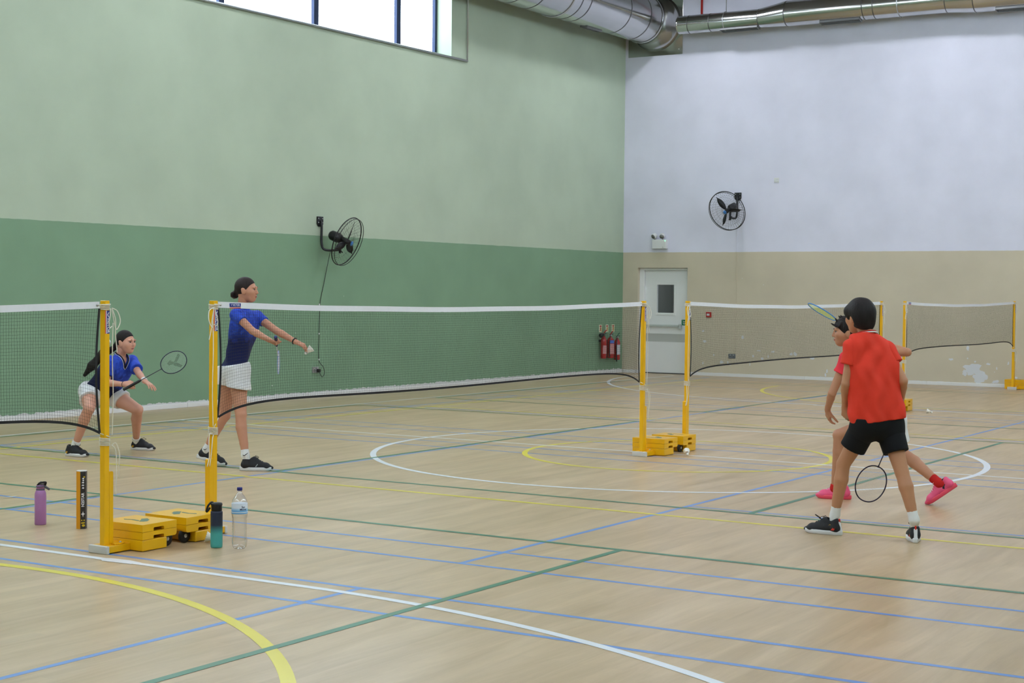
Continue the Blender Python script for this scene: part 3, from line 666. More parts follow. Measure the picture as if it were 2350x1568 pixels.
def sticker(parent, face, label_dir=-1):
    """vertical maker's sticker near the top of the post on the -y (world) face"""
    y = face * .0208; dx = -1 if face > 0 else 1
    x0 = .0
    def rect(xa, xb, za, zb, yy): return [(xa * dx, yy, za), (xb * dx, yy, za), (xb * dx, yy, zb), (xa * dx, yy, zb)]
    MB().add(rect(-.018, -.010, 1.335, 1.475, y), [(0, 1, 2, 3)]).build('sticker_stripe', M_sred, parent)
    MB().add(rect(-.010, -.004, 1.335, 1.475, y), [(0, 1, 2, 3)]).build('sticker_edge', M_swhite, parent)
    MB().add(rect(-.004, .018, 1.335, 1.475, y), [(0, 1, 2, 3)]).build('sticker', M_sblue, parent)
    t = MB(); yy = y + face * .0006
    add_text(t, 'VICTOR', .027, (.007 * dx, yy, 1.385), (0, 0, -1), (dx, 0, 0), .0006, .95)
    t.add([(.000 * dx, yy, 1.452), (.015 * dx, yy, 1.470), (.015 * dx, yy, 1.460), (.006 * dx, yy, 1.449), (.015 * dx, yy, 1.438), (.015 * dx, yy, 1.428), (.000 * dx, yy, 1.446)], [(0, 1, 2, 3), (0, 3, 4, 5, 6)])
    t.build('lettering', M_swhite, parent)
def net_post(x, flip, label, bags=True):
    o = empty('net_post', (x, NY, 0), PI if flip else 0.0, label, 'net post', 'yellow badminton net posts')
    for nm in ('post', 'stiffener', 'foot', 'lug', 'base_weight', 'lower_weight', 'upper_weight'): link_mesh(nm, PMM[nm], M_post, o)
    link_mesh('end_cap', PMM['end_cap'], M_rub, o); link_mesh('bolt', PMM['bolt'], M_steel, o); link_mesh('emblem', PMM['emblem'], M_emb, o)
    for s in (-1, 1):
        w_ = link_mesh('wheel', PMM['wheel'], M_wheel, o); w_.location = (.398, .125 * s, .046)
        h_ = link_mesh('hub', PMM['hub'], M_hub, w_)
    sticker(o, 1 if flip else -1)
    # pulley cleat on the outer face
    if not flip: MB().cyl((.02, 0, 1.28), (.034, 0, 1.28), .018, 14).build('cleat', M_steel, o)
    return o
PX = dict(A=6.845, B=7.80, C=13.945, D=14.945, E=20.98, F=21.99, G=27.90)
net_post(PX['A'], False, 'nearest yellow net post, at the right end of the left net')
net_post(PX['B'], True, 'yellow net post beside the dark flask, at the left end of the long central net')
net_post(PX['C'], False, 'yellow net post at the right end of the long central net')
net_post(PX['D'], True, 'yellow net post at the left end of the net behind the boys')
net_post(PX['E'], False, 'yellow net post at the right end of the net behind the boys')
net_post(PX['F'], True, 'yellow net post at the left end of the farthest net')
net_post(PX['G'], False, 'farthest yellow net post, standing close to the white wall')
net_post(0.72, True, 'yellow net post at the camera end of the left net')

# ---------------------------------------------------------------- nets
M_net = mat('dark_net_twine', (38, 42, 36), 0.8); M_tape = mat('white_net_tape', (228, 228, 232), 0.7, noise=.08, nscale=30); M_edge = mat('black_net_edging', (22, 22, 26), 0.7)
CELL = .0195
def net(x0, x1, label, seed, t=.0011, dense=1.0):
    """x0/x1: post centres"""
    o = empty('badminton_net', ((x0 + x1) / 2, NY, .76), label=label, cat='net', group='badminton nets across the hall'); off = o.location
    a, b = x0 + .045, x1 - .045; Lx = b - a; rnd = random.Random(seed)
    ph = [rnd.uniform(0, 6.28) for _ in range(6)]
    def top(q): return 1.527 - .042 * (1 - (2 * q - 1) ** 2)                        # top edge of tape
    def bot(q):
        e = min(q, 1 - q) * Lx
        return .855 - .012 * math.sin(PI * q) - (.10 if q < .5 else .115) * math.exp(-e / .24) + .006 * math.sin(9 * q + ph[0])
    def yy(q, s):    # billow: s=0 top..1 bottom
        return .012 * s * math.sin(7 * q + ph[1]) + .02 * s * math.sin(PI * q) * math.sin(2.2 * q + ph[2])
    def xx(q, s):
        e = q * Lx; e2 = (1 - q) * Lx; k = math.sin(PI * min(1, s * .95))
        return a + q * Lx + .03 * k * math.exp(-e / .25) - .03 * k * math.exp(-e2 / .25)
    TW = .040
    def P(q, s): zt = top(q) - TW; return Vector((xx(q, s), NY + yy(q, s), zt + (bot(q) - zt) * s))
    nx = int(Lx / CELL * dense); nz = int(.66 / CELL * dense)
    # twine as thin three-sided cords
    qs = np.linspace(0, 1, nx + 1); ss = np.linspace(0, 1, nz + 1)
    G = np.array([[P(q, s) for s in ss] for q in qs])                # nx+1, nz+1, 3
    jit = np.random.RandomState(seed).normal(0, .00045, G.shape); jit[:, :, 1] *= 2; G = G + jit
    off3 = [np.array((math.cos(2 * PI * k / 3 + .5), math.sin(2 * PI * k / 3 + .5))) * t * .62 for k in range(3)]
    V = []; Fc = []; base = 0
    for (A_, dirn) in ((G, 'v'), (G.transpose(1, 0, 2), 'h')):
        n_, m_ = A_.shape[:2]
        ring3 = np.zeros((n_, m_, 3, 3))
        for k in range(3):
            ring3[:, :, k, :] = A_
            if dirn == 'v': ring3[:, :, k, 0] += off3[k][0]; ring3[:, :, k, 1] += off3[k][1]
            else: ring3[:, :, k, 2] += off3[k][0]; ring3[:, :, k, 1] += off3[k][1]
        idx = (np.arange(n_ * m_ * 3) + base).reshape(n_, m_, 3)
        for k in range(3):
            k2 = (k + 1) % 3
            Fc.append(np.stack([idx[:, :-1, k], idx[:, :-1, k2], idx[:, 1:, k2], idx[:, 1:, k]], -1).reshape(-1, 4))
        V.append(ring3.reshape(-1, 3)); base += n_ * m_ * 3
    V = np.concatenate(V) - np.array(off); Fc = np.concatenate(Fc)
    me = bpy.data.meshes.new('net_mesh'); me.vertices.add(len(V)); me.vertices.foreach_set('co', V.ravel())
    me.loops.add(Fc.size); me.loops.foreach_set('vertex_index', Fc.ravel().astype(np.int32))
    me.polygons.add(len(Fc)); me.polygons.foreach_set('loop_start', np.arange(0, Fc.size, 4, dtype=np.int32)); me.polygons.foreach_set('loop_total', np.full(len(Fc), 4, np.int32))
    me.update(calc_edges=True)
    link_mesh('net_twine', me, M_net, o, kind='stuff')
    # top tape, a folded band
    n = 48; vs = []; fs = []
    for i in range(n + 1):
        q = i / n; zt = top(q) + .0015 * math.sin(23 * q + ph[3]); x = a + q * Lx; y = NY + .002 * math.sin(17 * q + ph[4])
        vs += [(x, y - .003, zt), (x, y + .003, zt), (x, y + .0035, zt - TW), (x, y - .0035, zt - TW)]
    for i in range(n):
        for k in range(4): fs.append((4 * i + k, 4 * i + (k + 1) % 4, 4 * i + 4 + (k + 1) % 4, 4 * i + 4 + k))
    fs += [(3, 2, 1, 0), (4 * n, 4 * n + 1, 4 * n + 2, 4 * n + 3)]
    MB().add(vs, fs).build('top_tape', M_tape, o, off)
    # black edging tapes: bottom and both sides
    def ribbon(pts, wvec, th, nm):
        vs = []; fs = []; m_ = len(pts)
        for p in pts:
            w_ = Vector(wvec) * .5
            for dy in (-th, th):
                vs.append(p + w_ + Vector((0, dy, 0))); vs.append(p - w_ + Vector((0, dy, 0)))
        for i in range(m_ - 1):
            b_ = 4 * i; c_ = b_ + 4
            fs += [(b_, b_ + 1, c_ + 1, c_), (b_ + 2, c_ + 2, c_ + 3, b_ + 3), (b_, c_, c_ + 2, b_ + 2), (b_ + 1, b_ + 3, c_ + 3, c_ + 1)]
        MB().add(vs, fs).build(nm, M_edge, o, off)
    bq = sorted(set([i / 60 for i in range(61)] + [.003, .008, .012, .02, .03, .04, .05, .97, .98, .96, .988, .992, .997]))
    ribbon([P(q, 1) for q in bq], (0, 0, .016), .0016, 'bottom_tape')
    for q in (0, 1): ribbon([P(q, s / 14) for s in range(15)], (.016, 0, 0), .0016, 'side_tape')
    # maker's patch on the tape near its left end
    zt = top(.05) ; px = a + .16; y = NY - .0045
    for nm, za, zb, mm in (('patch_blue', .014, .0015, M_sblue), ('patch_red', .036, .030, M_sred)):
        MB().add([(px - .055, y, zt - za - (0 if nm == 'patch_red' else .012)), (px + .055, y, zt - za - (0 if nm == 'patch_red' else .012)), (px + .055, y, zt - zb), (px - .055, y, zt - zb)], [(0, 1, 2, 3)]).build(nm, mm, o, off)
    t_ = MB(); add_text(t_, 'V VICTOR', .0205, (px, y - .0006, zt - .0135), (1, 0, 0), (0, 0, 1), .0004, .95); t_.build('patch_lettering', M_swhite, o, off)
    MB().lathe([(.004, 0), (.008, .001), (.008, -.001), (.004, -.002)], (a + .02, NY - .004, top(0) - .02), 14, (0, 1, 0)).build('eyelet', M_steel, o, off)
    MB().lathe([(.004, 0), (.008, .001), (.008, -.001), (.004, -.002)], (b - .02, NY - .004, top(1) - .02), 14, (0, 1, 0)).build('eyelet', M_steel, o, off)
    # cords tying tape and lower corners to the posts
    def wraps(px, z0, nturn, name, tie_to, slack, sgn):
        rp = []; R_ = .0285
        for i in range(nturn * 12 + 1):
            a_ = 2 * PI * i / 12; c_ = max(abs(math.cos(a_)), abs(math.sin(a_)))
            k = .5 + .5 / c_; rp.append((px + R_ * k * math.cos(a_), NY + R_ * k * math.sin(a_), z0 - i / 12 * .0085))
        MB().tube(rp, .003, 5).build(name, M_rope, o, off)
        MB().tube([tie_to, (px + .02 * sgn * -1, NY - .028, z0)], .003, 5).build('tie_cord', M_rope, o, off)
    def dangle(pts, name='loose_cord_end', r=.0032): MB().tube(bez(pts, 7), r, 5).build(name, M_rope, o, off)
    for (px, sgn, tx, q) in ((x0, 1, a, 0), (x1, -1, b, 1)):
        wraps(px, 1.513, 4, 'cord_wrap', (tx + .02 * sgn, NY - .005, top(q) - .018), 0, sgn)
        wraps(px, .705, 6, 'lower_cord_wrap', (P(q, 1).x, NY, bot(q)), 0, sgn)
        s = -sgn; fx = px + .028 * s; fy = NY - .03
        # loops hang outside the post, on the side away from the net
        dangle([(fx, fy, 1.49), (fx + .045 * s, fy, 1.47), (fx + .06 * s, fy - .01, 1.41), (fx + .03 * s, fy - .01, 1.36), (fx + .02 * s, fy, 1.40), (fx, fy, 1.485)], 'cord_loop')
        dangle([(fx, fy, 1.49), (fx + .02 * s, fy - .01, 1.42), (fx + .03 * s, fy, 1.33), (fx + .045 * s, fy, 1.25 + .03 * sgn)], 'loose_cord_end')
        dangle([(fx - .01 * s, fy, 1.487), (fx - .018 * s, fy - .004, 1.44), (fx - .03 * s, fy - .006, 1.40), (fx - .02 * s, fy - .004, 1.37), (fx, fy, 1.38)], 'loose_cord_end')
        dangle([(fx + .01 * s, fy, 1.40), (fx + .005 * s, fy, 1.2), (fx + .012 * s, fy, .95), (fx + .004 * s, fy, .71)], 'long_cord', .003)
        dangle([(fx, fy, .655), (fx + .035 * s, fy, .665), (fx + .055 * s, fy - .01, .60), (fx + .05 * s, fy - .01, .52), (fx + .06 * s, fy, .45)], 'loose_cord_end')
        dangle([(fx, fy, .655), (fx + .02 * s, fy - .01, .63), (fx + .03 * s, fy - .01, .54), (fx + .035 * s, fy, .40 + .05 * sgn)], 'loose_cord_end')
    return o
net(.72, PX['A'], 'badminton net cut off by the left edge, ending at the nearest post', 3)
net(PX['B'], PX['C'], 'long central badminton net in front of the serving girl', 4)
net(PX['D'], PX['E'], 'badminton net behind the two boys', 5)
net(PX['F'], PX['G'], 'farthest badminton net, close to the white wall', 6)

# ---------------------------------------------------------------- bottles, tube, shuttles
def bottle_purple():
    o = empty('water_flask', (7.41, 8.395, 0), label='lilac metal flask with a grey straw lid on the floor', cat='flask')
    MB().lathe([(.036, 0), (.0385, .004), (.0385, .195), (.037, .215), (.030, .232), (.0275, .236)], n=36).build('body', mat('lilac_powder_coat', (176, 122, 180), 0.45), o)
    MB().lathe([(.0275, .234), (.029, .236), (.029, .241), (.0275, .243)], n=32).build('collar', mat('grey_rubber', (84, 84, 92), .5), o)
    MB().lathe([(.0275, .241), (.0275, .257), (.029, .258), (.029, .264), (.02, .268), (0, .268)], n=32).build('lid', MATS['lilac_powder_coat'], o)
    MB().lathe([(.0292, .257), (.0292, .2645)], n=32).build('lid_band', MATS['grey_rubber'], o)
    rt = Vector((.69, -.72, 0))
    MB().tube([Vector((0, 0, .275)) - rt * .012 + Vector((0, 0, .012 * 0)), Vector((0, 0, .286)) + rt * .004, Vector((0, 0, .282)) + rt * .022, Vector((0, 0, .262)) + rt * .032], .009, 10).build('spout', MATS['grey_rubber'], o)
    MB().lathe([(0, 0), (.016, .002), (.017, .012), (.012, .018), (0, .02)], (.006, -.006, .268), 18).build('spout_cap', mat('pale_grey_plastic', (150, 150, 156), .4), o)
    MB().tube(bez([Vector((0, 0, .268)) - rt * .02, Vector((-.02, -.02, .287)), Vector((0, -.03, .29)) + rt * .015, Vector((0, 0, .268)) + rt * .03], 6), .006, 8).build('carry_loop', M_dark, o)
    R = Matrix((rt, Vector((.72, .69, 0)), Vector((0, 0, 1)))).transposed() @ Matrix.Rotation(.62, 3, 'Y')
    MB().box(Vector((0, 0, .25)) + rt * .042, (.045, .02, .014), R, .004).build('strap', MATS['grey_rubber'], o)
bottle_purple()
def tube_box():
    o = empty('shuttlecock_tube', (7.45, 8.04, 0), math.radians(-43), label='black and orange shuttlecock tube standing on the floor', cat='tube')
    # six-sided carton: faces in the order seen from the court
    n = 6; r = .036; H_ = .385
    vs = [(r * math.cos(PI / 3 * k + .26), r * math.sin(PI / 3 * k + .26), z) for z in (0, H_) for k in range(n)]
    M_or = mat('tube_orange', (222, 150, 24), .35); M_bk = mat('tube_charcoal', (48, 46, 50), .35)
    bodyf = {}
    for k in range(n):
        f = (k, (k + 1) % n, n + (k + 1) % n, n + k)
        bodyf.setdefault('o' if k in (2, 3) else 'b', []).append(f)
    for key, mm, nm in (('o', M_or, 'orange_side'), ('b', M_bk, 'dark_side')): MB().add(vs, bodyf[key]).build(nm, mm, o)
    MB().add([(v[0] * 1.01, v[1] * 1.01, H_) for v in vs[:6]] + [(v[0] * 1.01, v[1] * 1.01, H_ + .004) for v in vs[:6]], [(6, 7, 8, 9, 10, 11), (5, 4, 3, 2, 1, 0)] + [(i, (i + 1) % 6, 6 + (i + 1) % 6, 6 + i) for i in range(6)]).build('lid', M_trim, o)
    MB().add(vs[:6], [(5, 4, 3, 2, 1, 0)]).build('base', M_bk, o)
    # print on the face turned to the court (between corners 4 and 5)
    a = Vector(vs[4]); b = Vector(vs[5]); mid = (a + b) / 2; ux = (b - a).normalized(); nrm = Vector((mid.x, mid.y, 0)).normalized(); c0 = Vector((mid.x, mid.y, 0)) + nrm * .0006
    p = MB(); add_text(p, 'N2STAR', .026, c0 + Vector((0, 0, .195)), (0, 0, 1), -ux, .0008, 1.0)
    for z_, s_ in ((.335, .006), (.322, .005), (.308, .009), (.29, .010), (.272, .008)): p.add([c0 + ux * (-s_) + Vector((0, 0, z_)), c0 + ux * .006 + Vector((0, 0, z_ - .003)), c0 + ux * .008 + Vector((0, 0, z_ + .006)), c0 + ux * (-s_ * .4) + Vector((0, 0, z_ + .008))], [(0, 1, 2, 3)])
    st = [(0, .02), (.004, .005), (.014, 0), (.004, -.005), (0, -.022), (-.004, -.005), (-.014, 0), (-.004, .005)]
    p.add([c0 + ux * q + Vector((0, 0, .10 + z_)) for q, z_ in st], [tuple(range(8))])
    p.build('white_print', M_swhite, o)
    y_ = MB()
    for q, z_, s_ in ((-.008, .058, .004), (.008, .058, .004), (0, .04, .005), (-.009, .04, .004), (.009, .041, .004)): y_.add([c0 + ux * (q - s_) + Vector((0, 0, z_ - s_)), c0 + ux * (q + s_) + Vector((0, 0, z_ - s_)), c0 + ux * (q + s_) + Vector((0, 0, z_ + s_)), c0 + ux * (q - s_) + Vector((0, 0, z_ + s_))], [(0, 1, 2, 3)])
    y_.add([c0 + ux * (.003 + .011 * math.cos(k * PI / 6)) + Vector((0, 0, .023 + .008 * math.sin(k * PI / 6))) for k in range(12)], [tuple(range(12))])
    y_.add([c0 + ux * (.008 + .006 * math.cos(k * PI / 4)) + Vector((0, 0, .348 + .006 * math.sin(k * PI / 4))) for k in range(8)], [tuple(range(8))])
    y_.build('yellow_print', mat('tube_yellow', (206, 178, 40), .4), o)
tube_box()
def flask_teal():
    o = empty('water_flask', (7.385, 6.775, 0), label='navy-to-teal flask with black loop lid beside the yellow weights', cat='flask')
    m = bpy.data.materials.new('navy_teal_gradient'); m.use_nodes = True; nt = m.node_tree; b = nt.nodes['Principled BSDF']; b.inputs['Roughness'].default_value = .5
    tc = nt.nodes.new('ShaderNodeTexCoord'); sx = nt.nodes.new('ShaderNodeSeparateXYZ'); nt.links.new(tc.outputs['Object'], sx.inputs[0])
    cr = nt.nodes.new('ShaderNodeValToRGB'); mr = nt.nodes.new('ShaderNodeMapRange'); mr.inputs[1].default_value = 0; mr.inputs[2].default_value = .23; nt.links.new(sx.outputs[2], mr.inputs[0]); nt.links.new(mr.outputs[0], cr.inputs[0])
    cr.color_ramp.elements[0].position = .38; cr.color_ramp.elements[0].color = lin((74, 170, 168)) + (1,); cr.color_ramp.elements[1].position = .62; cr.color_ramp.elements[1].color = lin((34, 42, 66)) + (1,)
    nt.links.new(cr.outputs[0], b.inputs['Base Color'])
    MB().lathe([(.033, 0), (.0365, .006), (.0375, .02), (.0375, .218), (.0365, .226), (.03, .23)], n=36).build('body', m, o)
    MB().lathe([(.031, .229), (.0335, .232), (.0335, .262), (.036, .266), (.036, .272), (.033, .279), (.02, .282), (0, .282)], n=32).build('lid', M_dark, o)
    rt = Vector((-.69, .72, 0))
    MB().tube(bez([Vector((0, 0, .28)) + rt * .02, Vector((0, 0, .281)) + rt * .034, Vector((0, 0, .262)) + rt * .052, Vector((0, 0, .232)) + rt * .062, Vector((0, 0, .226)) + rt * .058, Vector((0, 0, .25)) + rt * .040], 5), .0065, 8).build('carry_loop', M_dark, o)
flask_teal()
def water_bottle():
    o = empty('water_bottle', (7.44, 6.635, 0), label='clear plastic water bottle with blue cap and printed label', cat='bottle')
    M_pet = bpy.data.materials.new('clear_pet'); M_pet.use_nodes = True; nt = M_pet.node_tree; nt.nodes.clear(); o_ = nt.nodes.new('ShaderNodeOutputMaterial'); t_ = nt.nodes.new('ShaderNodeBsdfTransparent'); t_.inputs[0].default_value = (.96, .97, .98, 1); g_ = nt.nodes.new('ShaderNodeBsdfGlossy'); g_.inputs['Roughness'].default_value = .06; x_ = nt.nodes.new('ShaderNodeMixShader'); lw = nt.nodes.new('ShaderNodeLayerWeight'); lw.inputs[0].default_value = .35; mm = nt.nodes.new('ShaderNodeMath'); mm.operation = 'MULTIPLY_ADD'; mm.inputs[1].default_value = .55; mm.inputs[2].default_value = .06
    nt.links.new(lw.outputs['Facing'], mm.inputs[0]); nt.links.new(mm.outputs[0], x_.inputs[0]); nt.links.new(t_.outputs[0], x_.inputs[1]); nt.links.new(g_.outputs[0], x_.inputs[2]); nt.links.new(x_.outputs[0], o_.inputs[0])
    prof = [(.0, .006), (.020, .002), (.032, .0), (.044, .012), (.047, .03), (.048, .06)]
    for k in range(7): prof += [(.046, .066 + k * .018), (.0435, .075 + k * .018)]
    prof += [(.046, .192), (.049, .205), (.0495, .225), (.0495, .268), (.049, .285), (.043, .305), (.030, .327), (.018, .343), (.0145, .348), (.0145, .358)]
    ob = MB().lathe(prof, n=40).build('body', M_pet, o)
    MB().lathe([(0, .361), (.0155, .361), (.017, .363), (.017, .378), (.016, .381), (0, .381)][::-1], n=28).build('cap', mat('navy_cap', (36, 40, 120), .4), o)
    # label: pale wrap with a blue swoosh towards its lower edge
    m = bpy.data.materials.new('bottle_label'); m.use_nodes = True; nt = m.node_tree; b = nt.nodes['Principled BSDF']; b.inputs['Roughness'].default_value = .4
    tc = nt.nodes.new('ShaderNodeTexCoord'); sx = nt.nodes.new('ShaderNodeSeparateXYZ'); nt.links.new(tc.outputs['Object'], sx.inputs[0])
    mr = nt.nodes.new('ShaderNodeMapRange'); mr.inputs[1].default_value = .218; mr.inputs[2].default_value = .284; nt.links.new(sx.outputs[2], mr.inputs[0])
    cr = nt.nodes.new('ShaderNodeValToRGB'); nt.links.new(mr.outputs[0], cr.inputs[0]); E_ = cr.color_ramp.elements
    E_[0].position = 0; E_[0].color = lin((222, 226, 232)) + (1,); E_[1].position = 1; E_[1].color = lin((216, 224, 236)) + (1,)
    for pos, cc in ((.06, (90, 160, 220)), (.13, (90, 160, 220)), (.15, (230, 236, 240)), (.2, (230, 236, 240)), (.22, (88, 160, 222)), (.42, (150, 196, 232)), (.6, (216, 224, 236))):
        e_ = E_.new(pos); e_.color = lin(cc) + (1,)
    nt.links.new(cr.outputs[0], b.inputs['Base Color'])
    MB().lathe([(.0500, .218), (.0503, .22), (.0503, .282), (.0500, .284)], n=40).build('label', m, o)
    # lettering follows the round label
    t = MB(); R_ = .0507
    for txt, z_, a0 in (('San', .2625, -0.48), ('Michel', .2475, -0.48)):
        vs, fs = text_verts(txt, .0175, .0004); ca = math.atan2(-6.635, -7.44)
        t.add([(R_ * math.cos(ca - a0 + v_.x / R_), R_ * math.sin(ca - a0 + v_.x / R_), z_ + v_.y) for v_ in vs], fs)
    t.build('lettering', mat('label_navy', (38, 34, 84), .4), o)
water_bottle()

M_feather = mat('white_feather', (236, 234, 226), .6); M_cork = mat('shuttle_cork', (236, 236, 232), .4); M_cband = mat('cork_band', (30, 40, 50), .4)
def shuttle(loc, axis, label, tip=None):
    """axis points from cork to feather tips; loc = cork centre"""
    o = empty('shuttlecock', loc, label=label, cat='shuttlecock', group='shuttlecocks')
    ax = Vector(axis).normalized(); u = ax.orthogonal().normalized(); v = ax.cross(u)
    MB().lathe([(0, -.013), (.007, -.011), (.0115, -.006), (.013, 0), (.013, .010), (0, .010)], n=18, axis=ax).build('cork', M_cork, o)
    MB().lathe([(.0132, .006), (.0132, .0095)], n=18, axis=ax).build('band', M_cband, o)
    f = MB()
    for k in range(16):
        a = 2 * PI * k / 16
        def pt(h_, r_, da): aa = a + da; return ax * h_ + (u * math.cos(aa) + v * math.sin(aa)) * r_
        pr_ = [(.008, .011, .05), (.03, .017, .05), (.034, .019, .24), (.055, .028, .27), (.068, .0325, .20), (.072, .034, .0)]
        L_ = [pt(h_, r_, -d_) for h_, r_, d_ in pr_]; R_ = [pt(h_, r_ + .0012, d_) for h_, r_, d_ in pr_]
        vs = L_ + R_; n_ = len(pr_); f.add(vs, [(i, i + 1, n_ + i + 1, n_ + i) for i in range(n_ - 1)], True)
    f.build('feather_skirt', M_feather, o)
    for h_, r_ in ((.022, .0155), (.03, .018)): MB().tube(ring(ax * h_, u, v, r_, 20), .0008, 4, closed=True).build('thread', M_feather, o)
    return o
shuttle((7.545, 6.92, .016), (-.72, .80, .32), 'shuttlecock lying against the yellow weights beside the dark flask')
shuttle((14.235, 6.83, .020), (.60, .44, .30), 'shuttlecock lying cork forward by the middle yellow weights')
shuttle((21.47, 6.62, .016), (-.25, .95, .25), 'shuttlecock lying on the far floor beyond the boys')
ft = MB(); ft.add([(8.16, 9.67, .002), (8.19, 9.66, .003), (8.245, 9.63, .010), (8.25, 9.60, .014), (8.20, 9.62, .008)], [(0, 1, 2, 3, 4)]); ft.add([(8.16, 9.67, .004), (8.19, 9.66, .005), (8.245, 9.63, .012), (8.25, 9.60, .016), (8.20, 9.62, .010)], [(4, 3, 2, 1, 0)])
tag(ft.build('loose_feather', M_feather), 'broken white feather on the floor at the far left', 'feather')
# ---------------------------------------------------------------- people: implicit-surface modelling
def V3(*a): return np.array(a, float)
def nrm(a): a = np.asarray(a, float); return a / (np.linalg.norm(a) + 1e-12)
class Field:
    """smooth union of tapered limbs and ellipsoids, meshed with surface nets"""
    def __init__(s): s.p = []; s.cut = []; s.sub = []; s.disp = None; s.wedge = None
    def limb(s, a, b, ra, rb, k=.02, flat=None, ratio=1.0):
        s.p.append(('l', V3(*a), V3(*b), ra, rb, k, None if flat is None else nrm(flat), ratio)); return s
    def chain(s, pts, rs, k=.02, flat=None, ratio=1.0):
        for i in range(len(pts) - 1): s.limb(pts[i], pts[i + 1], rs[i], rs[i + 1], k, flat, ratio)
        return s
    def ell(s, c, r, axes=None, k=.02):
        s.p.append(('e', V3(*c), V3(*r), np.eye(3) if axes is None else np.array(axes, float), k)); return s
    def minus(s, c, r, axes=None, k=.01): s.sub.append((V3(*c), V3(*r), np.eye(3) if axes is None else np.array(axes, float), k)); return s
    def plane(s, pt, n): s.cut.append((V3(*pt), nrm(n))); return s      # keeps the side the normal points away from
    def bounds(s, pad):
        lo = V3(9, 9, 9); hi = -lo
        for q in s.p:
            if q[0] == 'l':
                r = max(q[3], q[4]) * max(1, q[7])
                for c in (q[1], q[2]): lo = np.minimum(lo, c - r); hi = np.maximum(hi, c + r)
            else: r = q[2].max(); lo = np.minimum(lo, q[1] - r); hi = np.maximum(hi, q[1] + r)
        return lo - pad, hi + pad
    @staticmethod
    def _dl(P, q):
        _, a, b, ra, rb, k, fl, ratio = q; ab = b - a; L2 = ab @ ab + 1e-12
        t = np.clip(((P - a) @ ab) / L2, 0, 1); w_ = P - a - t[..., None] * ab
        if fl is not None and ratio != 1.0:
            c = w_ @ fl; w_ = w_ + fl * (c * (1 / ratio - 1))[..., None]
            return (np.linalg.norm(w_, axis=-1) - (ra + (rb - ra) * t)) * min(1, ratio)
        return np.linalg.norm(w_, axis=-1) - (ra + (rb - ra) * t)
    @staticmethod
    def _de(P, c, r, ax):
        w_ = (P - c) @ ax.T; k0 = np.linalg.norm(w_ / r, axis=-1); k1 = np.linalg.norm(w_ / (r * r), axis=-1) + 1e-9
        return k0 * (k0 - 1) / k1
    def eval(s, X):
        X = np.asarray(X, float); F = np.full(X.shape[:-1], .5)
        for q in s.p:
            k = q[5] if q[0] == 'l' else q[4]; d = s._dl(X, q) if q[0] == 'l' else s._de(X, q[1], q[2], q[3]); h_ = np.maximum(k - np.abs(F - d), 0) / k; F = np.minimum(F, d) - h_ * h_ * k * .25
        return F
    def surf(s, o, d, far=.3):
        """point where a ray coming from far out along d towards o meets the surface"""
        t = np.linspace(far, -.1, 400); X = np.asarray(o)[None] + np.asarray(d)[None] * t[:, None]; v = s.eval(X); i = np.argmax(v < 0)
        return X[i] if v[i] < 0 else np.asarray(o)
    def mesh(s, vox):
        lo, hi = s.bounds(vox * 3); n = np.ceil((hi - lo) / vox).astype(int) + 1
        ax = [lo[i] + vox * np.arange(n[i]) for i in range(3)]
        F = np.full(n, .2, np.float64)
        for q in s.p:
            k = q[5] if q[0] == 'l' else q[4]; m = k + vox * 3
            if q[0] == 'l':
                r = max(q[3], q[4]) * max(1, q[7]); b0 = np.minimum(q[1], q[2]) - r - m; b1 = np.maximum(q[1], q[2]) + r + m
            else: r = q[2].max(); b0 = q[1] - r - m; b1 = q[1] + r + m
            i0 = np.clip(np.floor((b0 - lo) / vox).astype(int), 0, n - 1); i1 = np.clip(np.ceil((b1 - lo) / vox).astype(int) + 1, 1, n)
            sl = tuple(slice(i0[i], i1[i]) for i in range(3))
            P = np.stack(np.meshgrid(*[ax[i][sl[i]] for i in range(3)], indexing='ij'), -1)
            d = s._dl(P, q) if q[0] == 'l' else s._de(P, q[1], q[2], q[3])
            f = F[sl]; h_ = np.maximum(k - np.abs(f - d), 0) / k
            F[sl] = np.minimum(f, d) - h_ * h_ * k * .25
        P = None
        if s.cut or s.sub or s.disp: P = np.stack(np.meshgrid(*ax, indexing='ij'), -1)
        if s.disp: F = F + s.disp(P)
        for c, r, a_, k in s.sub:
            d = -s._de(P, c, r, a_); h_ = np.maximum(k - np.abs(F - d), 0) / k; F = np.maximum(F, d) + h_ * h_ * k * .25
        for pt, nn in s.cut: F = np.maximum(F, (P - pt) @ nn)
        if s.wedge:        # V-shaped neck opening
            O, r_, dn, f_, w_, h_ = s.wedge
            if P is None: P = np.stack(np.meshgrid(*ax, indexing='ij'), -1)
            q = P - O; x = np.abs(q @ r_); y = q @ dn; z = q @ f_; F = np.maximum(F, -np.maximum(np.maximum((x - w_ * (1 - y / h_)) * .85, -z), -(y + .2)))
        return surface_nets(F, lo, vox)
